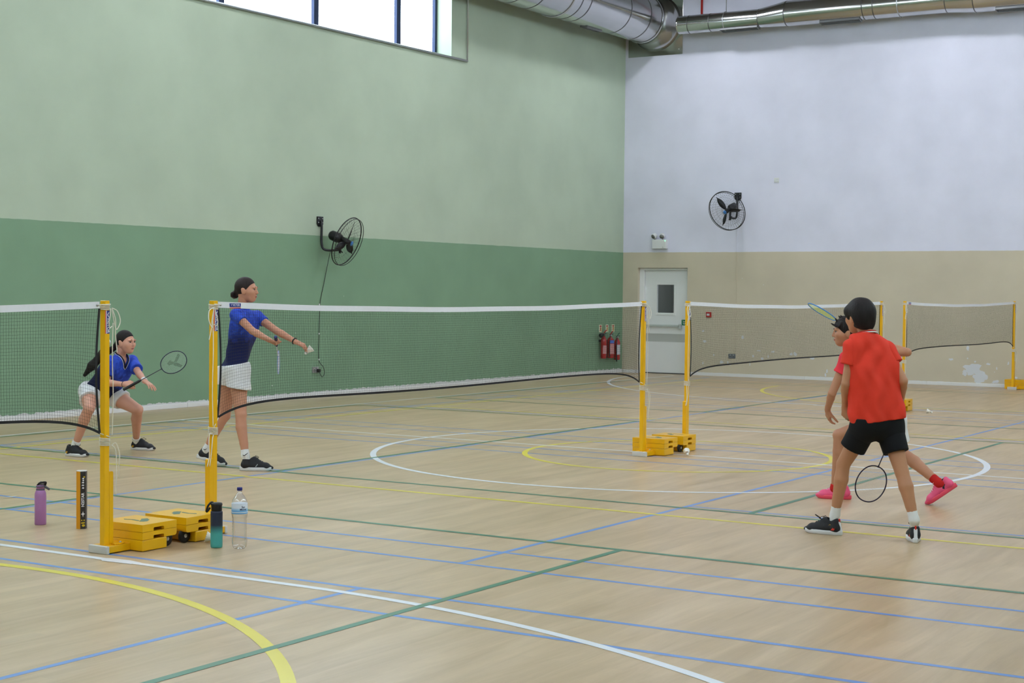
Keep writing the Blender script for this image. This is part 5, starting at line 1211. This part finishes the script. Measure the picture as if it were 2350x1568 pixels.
# ================================================================ girl serving
def girl_serving():
    j = JT['g2']; P = person((10.757, 9.694), 'girl in blue jersey and white shorts serving at the central net')
    SK = skin('skin_tan', (198, 142, 115)); fw = V3(.85, -.5, 0); hf = V3(.93, -.36, .0)
    F = Field(); arm_leg(F, j, (.041, .032, .0335, .0215), (.080, .072, .050, .049, .031), -fw)
    torso(F, j, ((0, .75, .040, 0), (.3, .58, .075, .0), (.6, .4, .085, .01), (1, .7, .085, 0)), .08, -.006)
    nb = V3(*j['neck']); hc = V3(*j['head']); F.limb(nb - V3(0, 0, .03), hc + V3(-.02, .01, -.06), .052, .047, .03)
    body = relax(*F.mesh(.006), 2)
    H = Field(); at, A = add_head(H, hc, hf, .98); H.limb(nb + V3(.005, 0, .0), hc + V3(-.022, .01, -.05), .049, .047, .02)
    head = relax(*H.mesh(.0035), 1)
    rk0, rk1, rk2 = (V3(*j[q]) for q in ('rk0', 'rk1', 'rk2')); ax = nrm(rk2 - rk0)
    Rw = V3(*j['Rwr']); dR = nrm(V3(*j['Rha']) - Rw); dR = nrm(dR - ax * (dR @ ax) * .6); lat = nrm(ax - dR * (ax @ dR)); nR = np.cross(lat, dR)
    HR = Field(); add_hand(HR, Rw, dR, nR, 1, .95, (62, 78, 50), 1, (40, 62)); HR.limb(lerp(j['Rel'], j['Rwr'], .75), Rw, .0255, .0215, .01)
    Lw = V3(*j['Lwr']); dL = nrm(V3(*j['Lha']) - Lw); HL = Field(); add_hand(HL, Lw, dL, V3(.25, -.35, .9), -1, .95, (30, 35, 20), 3, (30, 30), fingers=[(38, 40, 22), (20, 32, 20), (14, 24, 14), (8, 18, 10)]); HL.limb(lerp(j['Lel'], j['Lwr'], .75), Lw, .0255, .0215, .01)
    link_mesh('body', np_mesh('body', [body, head, relax(*HR.mesh(.0028), 1), relax(*HL.mesh(.0028), 1)]), SK, P)
    face_parts(P, at, A, .98, 'rose')
    # hair drawn back into a bun
    h = Field(); h.ell(at(0, -.016, .027), V3(.0785, .0985, .0935) * .98, A); h.minus(at(0, .102, -.052), V3(.15, .094, .118) * .98, A, .006); h.minus(at(.082, -.006, -.018), V3(.02, .022, .034) * .98, A, .006); h.minus(at(-.082, -.006, -.018), V3(.02, .022, .034) * .98, A, .006); h.plane(at(0, -.06, -.066), -A[2] * .8 + A[1] * .35)
    h.limb(at(0, -.09, -.02), V3(*j['bun']), .03, .02, .02)
    link_mesh('hair', np_mesh('hair', [relax(*h.mesh(.0035), 1)]), M_hairb, P)
    b = Field(); bc = V3(*j['bun']); rn = random.Random(2)
    for k in range(7): a_ = k * .9; b.ell(bc + V3(.018 * math.cos(a_), .018 * math.sin(a_ * 1.7), .016 * math.sin(a_)), (.021, .021, .021), None, .006)
    link_mesh('hair_bun', np_mesh('hair_bun', [relax(*b.mesh(.004), 1)]), M_hairb, P)
    # jersey
    s = Field(); torso(s, j, ((0, .80, .052, 0), (.14, .78, .068, .0), (.32, .60, .093, .016), (.52, .42, .092, .012), (.72, .42, .098, .005), (1.0, .62, .104, 0)), .06, .004)
    s.limb(nb - V3(0, 0, .03), nb + V3(.004, 0, -.005), .075, .060, .03)
    hip = (V3(*j['Rhip']) + V3(*j['Lhip'])) / 2; s.plane(hip + V3(0, 0, .025), (-.18, 0, -1)); s.plane(nb + V3(0, 0, .010), (.2, -.1, 1))
    s.disp = folds(.0028, [((.6, .2, .5), 34, 0), ((.3, .5, -.9), 27, 1), ((.9, .1, .2), 21, 2)])
    M1 = shirt_mat('blue_facet_jersey', (52, 88, 205), (24, 44, 140), (20, 26, 74), (0, 0, -1), -1.27, -1.10, 34)
    link_mesh('jersey', np_mesh('jersey', [relax(*s.mesh(.006), 1), sleeve(j, 'R', .40, .056, .050, (.0, 0, -.1), s.disp), sleeve(j, 'L', .38, .056, .050, (0, 0, -.1), s.disp)]), M1, P)
    # collar and small chest mark
    r_, f_ = nrm(np.cross(fw, (0, 0, 1))), nrm(fw)
    col = [nb - f_ * .05 + V3(0, 0, .01), nb + r_ * .05 + f_ * .0 + V3(0, 0, 0), nb + r_ * .035 + f_ * .055 + V3(0, 0, -.03), nb + f_ * .085 + V3(0, 0, -.075), nb - r_ * .035 + f_ * .055 + V3(0, 0, -.03), nb - r_ * .05 + V3(0, 0, 0), nb - f_ * .05 + V3(0, 0, .01)]
    MB().tube(bez([Vector(p) for p in col], 5), .007, 6).build('collar', mat('navy_rib', (18, 22, 48), .8), P)
    # skirt-like shorts
    t = Field(); hr, hl = V3(*j['Rhip']), V3(*j['Lhip'])
    t.limb(hr + V3(0, 0, .05), hl + V3(0, 0, .05), .105, .105, .06); t.limb(hr + V3(-.01, 0, .0), lerp(hr, j['Rkn'], .40) + V3(.0, -.01, 0), .105, .108, .09); t.limb(hl, lerp(hl, j['Lkn'], .36) + V3(-.045, .01, .02), .105, .108, .09)
    t.plane(hip + V3(0, 0, -.138), (-.16, 0, -1)); t.plane(hip + V3(0, 0, .07), (-.18, 0, 1))
    t.disp = folds(.004, [((.9, .3, .0), 42, 0), ((.5, .8, .1), 36, 2)])
    link_mesh('shorts', np_mesh('shorts', [relax(*t.mesh(.006), 1)]), M_shortw, P)
    for q, he, to, sc_ in (('R', 'Rheel', 'Rtoe', 1.0), ('L', 'Lheel', 'Ltoe', .97)):
        sh, Mx = put_shoe(P, j[he], j[to], M_shk, M_solew, M_laceb, [('chevron', [(-.005, .040), (.012, .062), (.020, .062), (.002, .036)], M_steel)], sc_)
        so = sock(P, j[q + 'an'], j[q + 'kn'], Mx, M_sockw, .036, .055)
        # knitted swoosh mark on the near side of the sock
        an = V3(*j[q + 'an']); MB().tube(bez([Vector(an + V3(-.022, -.036, .012)), Vector(an + V3(-.012, -.0385, .004)), Vector(an + V3(.010, -.037, .018)), Vector(an + V3(.022, -.031, .028))], 4), [.001] + [.0032] * 8 + [.002] * 3 + [.001], 5).build('sock_mark', M_laceb, so)
    # watch on the left wrist
    d_ = nrm(Lw - V3(*j['Lel'])); u_ = nrm(np.cross(d_, (0, 0, 1))); v_ = np.cross(d_, u_)
    MB().tube(ring(Lw - d_ * .012, u_, v_, .0275, 24), .006, 6, closed=True).build('wristband', M_dark, P)
    # racket and shuttle
    c0 = Rw + dR * .078 * .95 - nR * .020
    racket(P, c0 - ax * .085, ax, (1, -.16, .0), (mat('navy_grip', (36, 38, 84), .7), mat('white_shaft', (214, 208, 214), .35), mat('pale_blue_frame', (150, 176, 224), .35), mat('white_strings', (226, 222, 222), .5)), 'pale blue racket hanging from the serving girl\'s right hand')
    Mw = Matrix.LocRotScale(P.location, P.rotation_euler, None); a_ = V3(*j['shut']); b_ = V3(*j['shut2'])
    shuttle(Mw @ Vector(a_), Mw.to_3x3() @ Vector(b_ - a_ + V3(0, -.01, .01)), 'shuttlecock held out in the serving girl\'s left hand')
girl_serving()

# ================================================================ girl crouching
def girl_crouching():
    j = JT['g1']; P = person((11.019, 11.497), 'girl in blue jersey crouching ready behind the nearest post')
    SK = skin('skin_fair', (210, 156, 134)); fw = V3(.61, -.79, 0); hf = V3(.74, -.67, -.03)
    F = Field(); arm_leg(F, j, (.040, .032, .033, .0215), (.082, .076, .052, .052, .032), V3(-.5, .6, 0))
    torso(F, j, ((0, .75, .040, 0), (.3, .58, .075, .0), (.6, .4, .085, .01), (1, .7, .09, 0)), .08, -.006)
    nb = V3(*j['neck']); hc = V3(*j['head']); F.limb(nb - V3(.01, -.01, .04), hc + V3(-.03, .02, -.06), .050, .046, .03)
    ft = nrm(V3(.5, -.75, -.1))
    body = relax(*F.mesh(.006), 2)
    H = Field(); at, A = add_head(H, hc, hf, .97); H.limb(nb + V3(0, 0, .01), hc + V3(-.03, .022, -.05), .048, .046, .02); head = relax(*H.mesh(.0035), 1)
    rk0, rk3 = V3(*j['rk0']), V3(*j['rk3']); ax = nrm(rk3 - rk0)
    Rw = V3(*j['Rwr']); dR = nrm(V3(*j['Rha']) - Rw); nR = nrm(V3(-.25, -.75, .62)); 
    lat = nrm(ax - dR * (ax @ dR)); nR = nrm(np.cross(lat, dR))
    HR = Field(); HR_d = nrm(dR * .8 - V3(0, 0, .0)); add_hand(HR, Rw, dR, V3(-.15, -.80, .55), 1, .92, (48, 62, 40), 2, (25, 40)); HR.limb(lerp(j['Rel'], j['Rwr'], .75), Rw, .0255, .0215, .01)
    Lw = V3(*j['Lwr']); dL = nrm(V3(*j['Lha']) - Lw); HL = Field(); add_hand(HL, Lw, dL, V3(.3, -.3, .9), -1, .92, (12, 14, 10), 9, (40, 15)); HL.limb(lerp(j['Lel'], j['Lwr'], .75), Lw, .0255, .0215, .01)
    link_mesh('body', np_mesh('body', [body, head, relax(*HR.mesh(.0028), 1), relax(*HL.mesh(.0028), 1)]), SK, P)
    face_parts(P, at, A, .97, 'pink', gaze=(.15, 1, 0))
    h = Field(); h.ell(at(0, -.016, .027), V3(.0785, .0985, .0935) * .97, A); h.minus(at(0, .100, -.050), V3(.15, .094, .116) * .97, A, .006)
    for s in (-1, 1): h.minus(at(.082 * s, -.006, -.018), V3(.02, .022, .034) * .97, A, .006)
    h.plane(at(0, -.06, -.070), -A[2] * .8 + A[1] * .35); h.limb(at(0, -.09, -.01), V3(*j['tail0']), .034, .026, .02)
    link_mesh('hair', np_mesh('hair', [relax(*h.mesh(.0035), 1)]), M_hair, P)
    b = Field(); tl = [V3(*j['tail%d' % k]) for k in range(4)]; tl = [tl[0], tl[1] + V3(.01, .0, .05), tl[2] + V3(.01, .0, .07), tl[3] + V3(.0, 0, .06)]
    b.chain(tl, (.026, .042, .040, .018), .03); b.chain([tl[0], tl[1] + V3(0, -.035, -.01), tl[2] + V3(.02, -.04, -.01)], (.02, .026, .016), .02)
    link_mesh('ponytail', np_mesh('ponytail', [relax(*b.mesh(.005), 1)]), M_hair, P)
    MB().tube(ring(tl[0], (.7, 0, .7), (0, 1, 0), .028, 18), .006, 6, closed=True).build('hair_tie', mat('maroon_tie', (70, 24, 40), .7), P)
    s = Field(); torso(s, j, ((0, .82, .050, 0), (.14, .80, .070, .0), (.34, .62, .098, .012), (.55, .48, .100, .008), (.76, .48, .104, .0), (.98, .6, .106, 0)), .06, .004, ft)
    s.limb(nb - V3(0, 0, .03), nb + V3(0, 0, -.005), .070, .058, .03)
    fh = nrm(V3(.66, -.75, 0)); rh = np.cross(fh, (0, 0, 1)); dn = nrm(V3(0, 0, -1) + fh * .25); O_ = nb + V3(0, 0, .02); s.wedge = (O_, rh, dn, fh, .062, .165); s.plane(nb + V3(0, 0, .018), (.1, -.1, 1))
    hip = (V3(*j['Rhip']) + V3(*j['Lhip'])) / 2; td = nrm(hip - (V3(*j['Rsh']) + V3(*j['Lsh'])) / 2); s.plane(hip + td * .03 + V3(0, 0, .035), nrm(td + V3(-.05, 0, -.25)))
    s.disp = folds(.0032, [((.6, .2, .5), 34, 0), ((.3, .5, -.9), 27, 1), ((.9, .1, .2), 21, 2)])
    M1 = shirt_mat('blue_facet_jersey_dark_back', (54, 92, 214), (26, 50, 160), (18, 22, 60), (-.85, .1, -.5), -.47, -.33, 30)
    link_mesh('jersey', np_mesh('jersey', [relax(*s.mesh(.006), 1), sleeve(j, 'R', .72, .058, .060, (0, 0, 0), s.disp), sleeve(j, 'L', .72, .056, .062, (0, 0, 0), s.disp)]), M1, P)
    for rad, mm, nm, o_ in ((.0062, mat('navy_rib', (18, 22, 48), .8), 'collar', 0), (.0026, M_sockw, 'collar_piping', .010)):
        pts = []
        for k in range(-10, 11):
            y = .165 * (1 - abs(k) / 10) + o_ * .9; x = (.062 * abs(k) / 10 + (o_ if k else 0)) * (1 if k >= 0 else -1)
            pts.append(Vector(s.surf(O_ + rh * x + dn * (y - .012), fh) + fh * .003))
        bk = [Vector(O_ - rh * (.045 + o_) - fh * .045), Vector(O_ - fh * .062), Vector(O_ + rh * (.045 + o_) - fh * .045)]
        MB().tube(pts + [bk[2], bk[1], bk[0], pts[0]], rad, 6).build(nm, mm, P)
    mk = Vector(s.surf(O_ - rh * .075 + dn * .13, fh) + fh * .004); MB().add([mk + Vector(rh) * .008, mk - Vector(dn) * .014, mk - Vector(rh) * .004, mk + Vector(dn) * .004], [(0, 1, 2, 3)]).build('chest_mark', M_sockw, P)
    hr, hl = V3(*j['Rhip']), V3(*j['Lhip']); pel = Field(); fo = folds(.004, [((.9, .3, .3), 42, 0), ((.2, .8, .6), 36, 2)])
    pel.limb(hr + V3(0, 0, .03), hl + V3(0, 0, .03), .112, .112, .05); pel.limb(hr, lerp(hr, j['Rkn'], .18), .108, .104, .05); pel.limb(hl, lerp(hl, j['Lkn'], .18), .108, .104, .05)
    pel.plane(hip - td * .05, -td); pel.disp = fo; ch_ = [relax(*pel.mesh(.006), 1)]
    for q, tt, tilt in (('R', .46, (0, 0, -.25)), ('L', .46, (.1, 0, -.3))):
        a_, b_ = V3(*j[q + 'hip']), V3(*j[q + 'kn']); lg = Field(); lg.limb(a_, lerp(a_, b_, .7), .108, .100, .03); lg.plane(lerp(a_, b_, tt), nrm(nrm(b_ - a_) + V3(*tilt))); lg.disp = fo; ch_.append(relax(*lg.mesh(.006), 1))
    link_mesh('shorts', np_mesh('shorts', ch_), M_shortw, P)
    for q, he, to in (('R', 'Rheel', 'Rtoe'), ('L', 'Lheel', 'Ltoe')):
        h_, t_ = V3(*j[he]), V3(*j[to]); h_[2] = t_[2] = 0.0; m_ = (h_ + t_) / 2; d_ = nrm(t_ - h_)
        sh, Mx = put_shoe(P, m_ - d_ * .14, m_ + d_ * .14, M_shk, M_solew, M_laceb, [('heel_flash', [(-.118, .036), (-.095, .030), (-.085, .050), (-.100, .055)], M_yacc)], .93)
        sock(P, j[q + 'an'], j[q + 'kn'], Mx, M_sockw, .037, .035, sc=.93)
    d_ = nrm(Lw - V3(*j['Lel'])); u_ = nrm(np.cross(d_, (0, 0, 1))); v_ = np.cross(d_, u_)
    for k in range(3): MB().tube(ring(Lw - d_ * (.008 + .010 * k), u_, v_, .0262, 22), .0056, 6, closed=True).build('wrist_sweatband', M_sockw, P)
    d_ = nrm(Rw - V3(*j['Rel'])); u_ = nrm(np.cross(d_, (0, 0, 1))); v_ = np.cross(d_, u_); MB().tube(ring(Rw, u_, v_, .0255, 20), .0028, 6, closed=True).build('bracelet', M_dark, P)
    logo = [[(-.06, .02), (-.02, .035), (.0, .0), (-.02, -.012), (-.055, -.005)], [(-.01, .0), (.02, .012), (.075, .055), (.085, .03), (.03, -.01)], [(-.015, -.005), (.02, -.01), (.06, -.065), (.035, -.075), (-.01, -.03)]]
    racket(P, rk0, ax, (.05, -.99, .1), (M_dark, mat('dark_shaft', (50, 48, 66), .35), mat('navy_frame', (40, 48, 70), .35), mat('pale_strings', (196, 214, 204), .5)), 'dark racket with a stencil held ready by the crouching girl', logo)
girl_crouching()

# ================================================================ boy in orange-red shirt
def boy_orange():
    j = JT['boy']; P = person((10.172, 3.530), 'boy in orange-red T-shirt and black shorts seen from behind')
    SK = skin('skin_warm', (190, 136, 103)); fw = V3(-.5, .87, 0); hf = V3(-.66, .75, -.02)
    F = Field(); arm_leg(F, j, (.037, .030, .031, .021), (.070, .060, .046, .047, .029), V3(.25, -.9, 0))
    torso(F, j, ((0, .75, .038, 0), (.3, .58, .062, .0), (.6, .45, .062, .0), (1, .6, .058, 0)), .06, -.004)
    nb = V3(*j['neck']); hc = V3(*j['head']); F.limb(nb - V3(-.01, 0, .07), hc + V3(.028, -.02, -.055), .050, .046, .03)
    body = relax(*F.mesh(.006), 2)
    H = Field(); at, A = add_head(H, hc + V3(.0, .0, -.012), hf, .98); H.limb(nb + V3(0, 0, -.02), hc + V3(.028, -.02, -.05), .048, .046, .02); head = relax(*H.mesh(.0035), 1)
    Lw = V3(*j['Lwr']); dL = nrm(V3(*j['Lha']) - Lw); HL = Field(); add_hand(HL, Lw, dL, V3(-.55, -.75, .0), -1, .90, (35, 48, 30), 1, (20, 30)); HL.limb(lerp(j['Lel'], j['Lwr'], .75), Lw, .025, .021, .01)
    rk0, rk3 = V3(*j['rk0']), V3(*j['rk3']); ax = nrm(rk3 - rk0); Rw = V3(*j['Rwr']); dR = nrm(V3(*j['Rha']) - Rw)
    dR = nrm(V3(-.15, .45, -.85)); HR = Field(); add_hand(HR, Rw, dR, V3(.9, .2, .1), 1, .90, (55, 70, 45), 1, (25, 45)); HR.limb(lerp(j['Rel'], j['Rwr'], .75), Rw, .025, .021, .01)
    link_mesh('body', np_mesh('body', [body, head, relax(*HL.mesh(.0028), 1), relax(*HR.mesh(.0028), 1)]), SK, P)
    face_parts(P, at, A, .98, 'brown')
    # thick bowl-cut hair
    h = Field(); h.ell(at(0, -.014, .034), V3(.090, .108, .098), A); h.ell(at(0, -.045, -.020), V3(.078, .070, .085), A, .03); h.ell(at(0, .06, .035), V3(.075, .052, .055), A, .03)
    h.minus(at(0, .12, -.075), V3(.15, .088, .118), A, .006)
    for s in (-1, 1): h.minus(at(.090 * s, .006, -.052), V3(.036, .034, .056), A, .008)
    h.plane(at(0, -.06, -.082), -A[2] * .9 + A[1] * .2)
    h.disp = folds(.0025, [((.9, .3, .1), 90, 0), ((.3, .9, .1), 80, 1)])
    link_mesh('hair', np_mesh('hair', [relax(*h.mesh(.0035), 1)]), M_hair, P)
    # T-shirt
    s = Field(); torso(s, j, ((0, .78, .052, 0), (.13, .85, .072, -.01), (.32, .72, .098, -.005), (.55, .74, .106, .0), (.78, .84, .108, .0), (1.02, .90, .112, 0)), .07, .004)
    s.limb(nb + V3(-.02, 0, -.055), nb + V3(.0, .0, -.03), .085, .062, .04); s.limb(V3(*j['Lsh']) + V3(.01, 0, .008), nb + V3(-.01, 0, -.045), .054, .056, .05); s.limb(V3(*j['Rsh']) + V3(-.01, 0, .008), nb + V3(.01, 0, -.045), .054, .056, .05)
    hip = (V3(*j['Rhip']) + V3(*j['Lhip'])) / 2; s.plane(hip + V3(0, 0, .012), (.12, 0, -1)); s.plane(nb + V3(0, 0, -.018), (-.1, .25, .95))
    s.disp = folds(.014, [((.98, .1, .16), 66, 0), ((.86, .2, -.44), 40, 1.5), ((.6, .2, .75), 24, .6)])
    link_mesh('t_shirt', np_mesh('t_shirt', [relax(*s.mesh(.006), 1), sleeve(j, 'L', .50, .058, .066, (-.05, 0, .15), folds(.004, [((.9, .2, .3), 60, 0)])), sleeve(j, 'R', .44, .058, .062, (0, 0, .0), folds(.004, [((.9, .2, .3), 60, 0)]))]), fabric('orange_red_jersey', (226, 62, 44)), P)
    u_, v_ = nrm(V3(.95, .2, .10)), nrm(V3(-.2, .95, -.28))
    MB().tube(ring(nb + V3(.0, .004, -.018), u_, v_, .074, 30, .067), .0046, 6, closed=True).build('collar_stripe', M_sockw, P)
    MB().tube(ring(nb + V3(.0, .004, -.009), u_, v_, .064, 30, .058), .0055, 6, closed=True).build('collar', mat('red_rib', (196, 44, 36), .8), P)
    # shorts
    hr, hl = V3(*j['Rhip']), V3(*j['Lhip']); pel = Field(); fo = folds(.003, [((.9, .3, .3), 36, 0), ((.2, .8, .6), 30, 2)])
    pel.limb(hr + V3(.0, 0, .02), hl + V3(-.0, 0, .02), .094, .094, .05); pel.limb(hr - V3(0, 0, .03), hl - V3(0, 0, .03), .088, .088, .05); pel.limb(hr, lerp(hr, j['Rkn'], .22), .094, .090, .05); pel.limb(hl, lerp(hl, j['Lkn'], .22), .094, .090, .05)
    pel.plane(hip + V3(0, 0, .03), (0, 0, 1)); pel.disp = fo; ch_ = [relax(*pel.mesh(.006), 1)]
    for q, tt, tilt in (('R', .60, (.0, 0, -.1)), ('L', .62, (-.15, 0, -.35))):
        a_, b_ = V3(*j[q + 'hip']), V3(*j[q + 'kn']); lg = Field(); lg.limb(a_, lerp(a_, b_, .8), .094, .084, .03); lg.plane(lerp(a_, b_, tt), nrm(nrm(b_ - a_) + V3(*tilt))); lg.disp = fo; ch_.append(relax(*lg.mesh(.006), 1))
    link_mesh('shorts', np_mesh('shorts', ch_), M_shortb, P)
    swoosh = [(-.055, .040), (-.035, .066), (-.018, .070), (-.040, .078), (-.070, .076), (-.078, .068), (-.048, .064)]
    for q, he, to in (('L', 'Lheel', 'Ltoe'), ('R', 'Rheel', 'Rtoe')):
        h_, t_ = V3(*j[he]), V3(*j[to]); h_[2] = t_[2] = 0.0; d_ = nrm(t_ - h_); h_ = h_ + d_ * (.0 if q == 'R' else -.005)
        sh, Mx = put_shoe(P, h_, h_ + d_ * .262, M_shk, M_solew, M_laceb, [('gold_flash', [(-.02, .042), (.000, .070), (-.012, .071), (-.05, .078), (-.085, .075), (-.055, .072), (-.020, .066), (-.034, .042)], M_yacc), ('red_flash', [(-.095, .036), (-.070, .036), (-.085, .056), (-.105, .060)], M_racc)], .93)
        MB().box((-.128, 0, .062), (.012, .026, .075), Matrix.Rotation(.22, 3, 'Y'), .005).build('heel_panel', M_solew, sh)
        MB().box((-.121, 0, .105), (.012, .012, .03), Matrix.Rotation(.1, 3, 'Y'), .004).build('heel_tab', M_racc, sh)
        MB().tube(bez([(.01, .0, .10), (.03, .02, .125), (.055, .03, .14), (.045, .015, .125), (.015, 0, .102)], 5), .0025, 5).build('pull_loop', M_laceb, sh)
        sock(P, j[q + 'an'], j[q + 'kn'], Mx, M_sockw, .033, .060, sc=.93)
    racket(P, rk0, ax, (.12, -.97, .1), (M_dark, mat('dark_shaft', (50, 48, 66), .35), mat('violet_black_frame', (40, 32, 58), .3), mat('white_strings', (226, 222, 222), .5)), 'dark racket hanging between the legs of the boy in orange-red')
boy_orange()

# ================================================================ boy in pink shoes, behind
def boy_pink():
    j = JT['pk']; P = person((12.023, 4.060), 'boy in coral shirt and pink shoes lunging with raised racket')
    SK = skin('skin_warm2', (188, 134, 104)); fw = V3(-.79, .61, 0); hf = V3(-.98, -.16, -.04)
    F = Field(); arm_leg(F, j, (.039, .032, .032, .0215), (.074, .062, .047, .049, .030), V3(.8, -.3, 0))
    torso(F, j, ((0, .75, .038, 0), (.3, .58, .062, .0), (.6, .45, .062, .0), (1, .6, .058, 0)), .06, -.004)
    nb = V3(*j['neck']); hc = V3(*j['head']) + V3(0, 0, -.015); F.limb(nb - V3(-.03, 0, .06), hc + V3(.028, .0, -.055), .050, .046, .03)
    body = relax(*F.mesh(.006), 2)
    H = Field(); at, A = add_head(H, hc, hf, .98, (-.06, 0, 1)); H.limb(nb + V3(0.01, 0, -.02), hc + V3(.03, .0, -.05), .048, .046, .02); head = relax(*H.mesh(.0035), 1)
    Lw = V3(*j['Lwr']); dL = nrm(V3(*j['Lha']) - Lw); HL = Field(); add_hand(HL, Lw, dL, V3(-.75, -.6, .1), -1, .92, (16, 22, 14), 7, (42, 10)); HL.limb(lerp(j['Lel'], j['Lwr'], .75), Lw, .0255, .0215, .01)
    rk0, rk3 = V3(*j['rk0']), V3(*j['rk3']); ax = nrm(rk3 - rk0); Rw = V3(*j['Rwr']); dR = nrm(V3(*j['Rha']) - Rw); lat = nrm(V3(-.3, -.2, .9))
    HR = Field(); add_hand(HR, Rw, nrm(V3(-.75, -.05, .45)), V3(.3, .9, .2), 1, .92, (55, 72, 45), 1, (30, 45)); HR.limb(lerp(j['Rel'], j['Rwr'], .75), Rw, .0255, .0215, .01)
    link_mesh('body', np_mesh('body', [body, head, relax(*HL.mesh(.0028), 1), relax(*HR.mesh(.0028), 1)]), SK, P)
    face_parts(P, at, A, .98, 'tan')
    h = Field(); h.ell(at(0, -.014, .034), V3(.083, .102, .095), A); h.ell(at(0, -.05, -.02), V3(.07, .06, .07), A, .03); h.minus(at(0, .11, -.066), V3(.15, .092, .116), A, .006)
    for s in (-1, 1): h.minus(at(.088 * s, -.002, -.040), V3(.030, .024, .044), A, .008)
    h.plane(at(0, -.06, -.075), -A[2] * .9 + A[1] * .2); rn = random.Random(11)
    for k in range(26):
        x, y, z = rn.uniform(-.06, .06), rn.uniform(-.05, .085), 0; z = .034 + .088 * math.sqrt(max(.05, 1 - (x / .083) ** 2 - ((y + .014) / .102) ** 2)); p = at(x, y, z)
        h.limb(p - A[2] * .01, p + A[1] * rn.uniform(.0, .035) + A[0] * rn.uniform(-.02, .02) + A[2] * rn.uniform(.008, .024), .010, .003, .008)
    for k in range(9):
        x = -.06 + .015 * k; p = at(x, .072 - abs(x) * .5, .075); h.limb(p, p + A[1] * .028 - A[2] * .035 + A[0] * rn.uniform(-.01, .01), .011, .004, .008)
    link_mesh('hair', np_mesh('hair', [relax(*h.mesh(.0035), 1)]), M_hair, P)
    s = Field(); torso(s, j, ((0, .78, .052, 0), (.13, .85, .070, 0), (.32, .72, .092, 0), (.55, .65, .096, 0), (.78, .70, .098, 0), (1.0, .8, .104, 0)), .07, .004)
    s.limb(nb + V3(.0, 0, -.06), nb + V3(.0, .0, -.03), .08, .06, .04)
    hip = (V3(*j['Rhip']) + V3(*j['Lhip'])) / 2; td = nrm(hip - (V3(*j['Rsh']) + V3(*j['Lsh'])) / 2); s.plane(hip + V3(0, 0, .02), (.25, 0, -1)); s.plane(nb + V3(0, 0, -.015), (.1, .0, 1))
    s.disp = folds(.008, [((.9, .1, .25), 60, 0), ((.85, .2, -.35), 44, 1.5)])
    link_mesh('t_shirt', np_mesh('t_shirt', [relax(*s.mesh(.006), 1), sleeve(j, 'L', .42, .056, .060, (0, 0, .1), s.disp), sleeve(j, 'R', .48, .056, .062, (0, 0, 0), s.disp)]), fabric('coral_jersey', (232, 58, 72)), P)
    MB().tube(ring(nb + V3(0, 0, -.016), (1, 0, 0), (0, 1, 0), .064, 28), .0055, 6, closed=True).build('collar', mat('coral_rib', (208, 46, 58), .8), P)
    hr, hl = V3(*j['Rhip']), V3(*j['Lhip']); pel = Field(); fo = folds(.003, [((.9, .3, .3), 36, 0), ((.2, .8, .6), 30, 2)])
    pel.limb(hr + V3(0, 0, .02), hl + V3(0, 0, .02), .098, .098, .05); pel.limb(hr - V3(0, 0, .03), hl - V3(0, 0, .03), .088, .088, .05); pel.limb(hr, lerp(hr, j['Rkn'], .20), .096, .09, .04); pel.limb(hl, lerp(hl, j['Lkn'], .20), .096, .09, .04)
    pel.plane(hip - td * .06, -td); pel.disp = fo; ch_ = [relax(*pel.mesh(.006), 1)]
    for q, tt in (('R', .68), ('L', .56)):
        a_, b_ = V3(*j[q + 'hip']), V3(*j[q + 'kn']); lg = Field(); lg.limb(a_, lerp(a_, b_, .85), .096, .086, .03); lg.plane(lerp(a_, b_, tt), b_ - a_); lg.disp = fo; ch_.append(relax(*lg.mesh(.006), 1))
    link_mesh('shorts', np_mesh('shorts', ch_), M_shortw, P)
    M_pk = mat('hot_pink_shoe', (240, 88, 134), .5, noise=.12, nscale=30); M_pks = mat('coral_pink_sole', (236, 78, 104), .5); M_lw = mat('white_lace', (226, 220, 224), .7); M_blk = mat('shoe_black_flash', (30, 24, 32), .5); M_rsock = fabric('red_sock_knit', (196, 36, 34))
    arrow = [(-.05, .040), (-.035, .055), (-.055, .085), (-.075, .070), (-.060, .058)]
    for q, he, to in (('L', 'Lheel', 'Ltoe'), ('R', 'Rheel', 'Rtoe')):
        h_, t_ = V3(*j[he]), V3(*j[to]); 
        if q == 'L': h_[2] = t_[2] = 0.0
        else: t_[2] = -.008
        d_ = nrm(t_ - h_); m_ = (h_ + t_) / 2 if q == 'L' else t_ - d_ * .135
        sh, Mx = put_shoe(P, m_ - d_ * .133, m_ + d_ * .133, M_pk, M_pks, M_lw, [('black_flash', arrow, M_blk), ('sole_flash', [(-.02, .020), (.01, .018), (.03, .030), (.0, .034)], M_blk)], .95)
        MB().lathe([(.030, 0), (.034, .006), (.030, .012)], (-.066, 0, .104), 20).build('collar_lining', M_blk, sh)
        sock(P, j[q + 'an'], j[q + 'kn'], Mx, M_rsock, .036, .080 if q == 'R' else .04, sc=.95)
    racket(P, rk0, ax, nrm(np.cross(ax, (0, 1, 0)) + V3(0, -.24, 0)), (M_dark, mat('dark_shaft', (50, 48, 66), .35), mat('sky_blue_frame', (54, 132, 210), .3), mat('lime_strings', (206, 222, 96), .5)), 'blue racket with lime strings raised by the boy in pink shoes')
boy_pink()
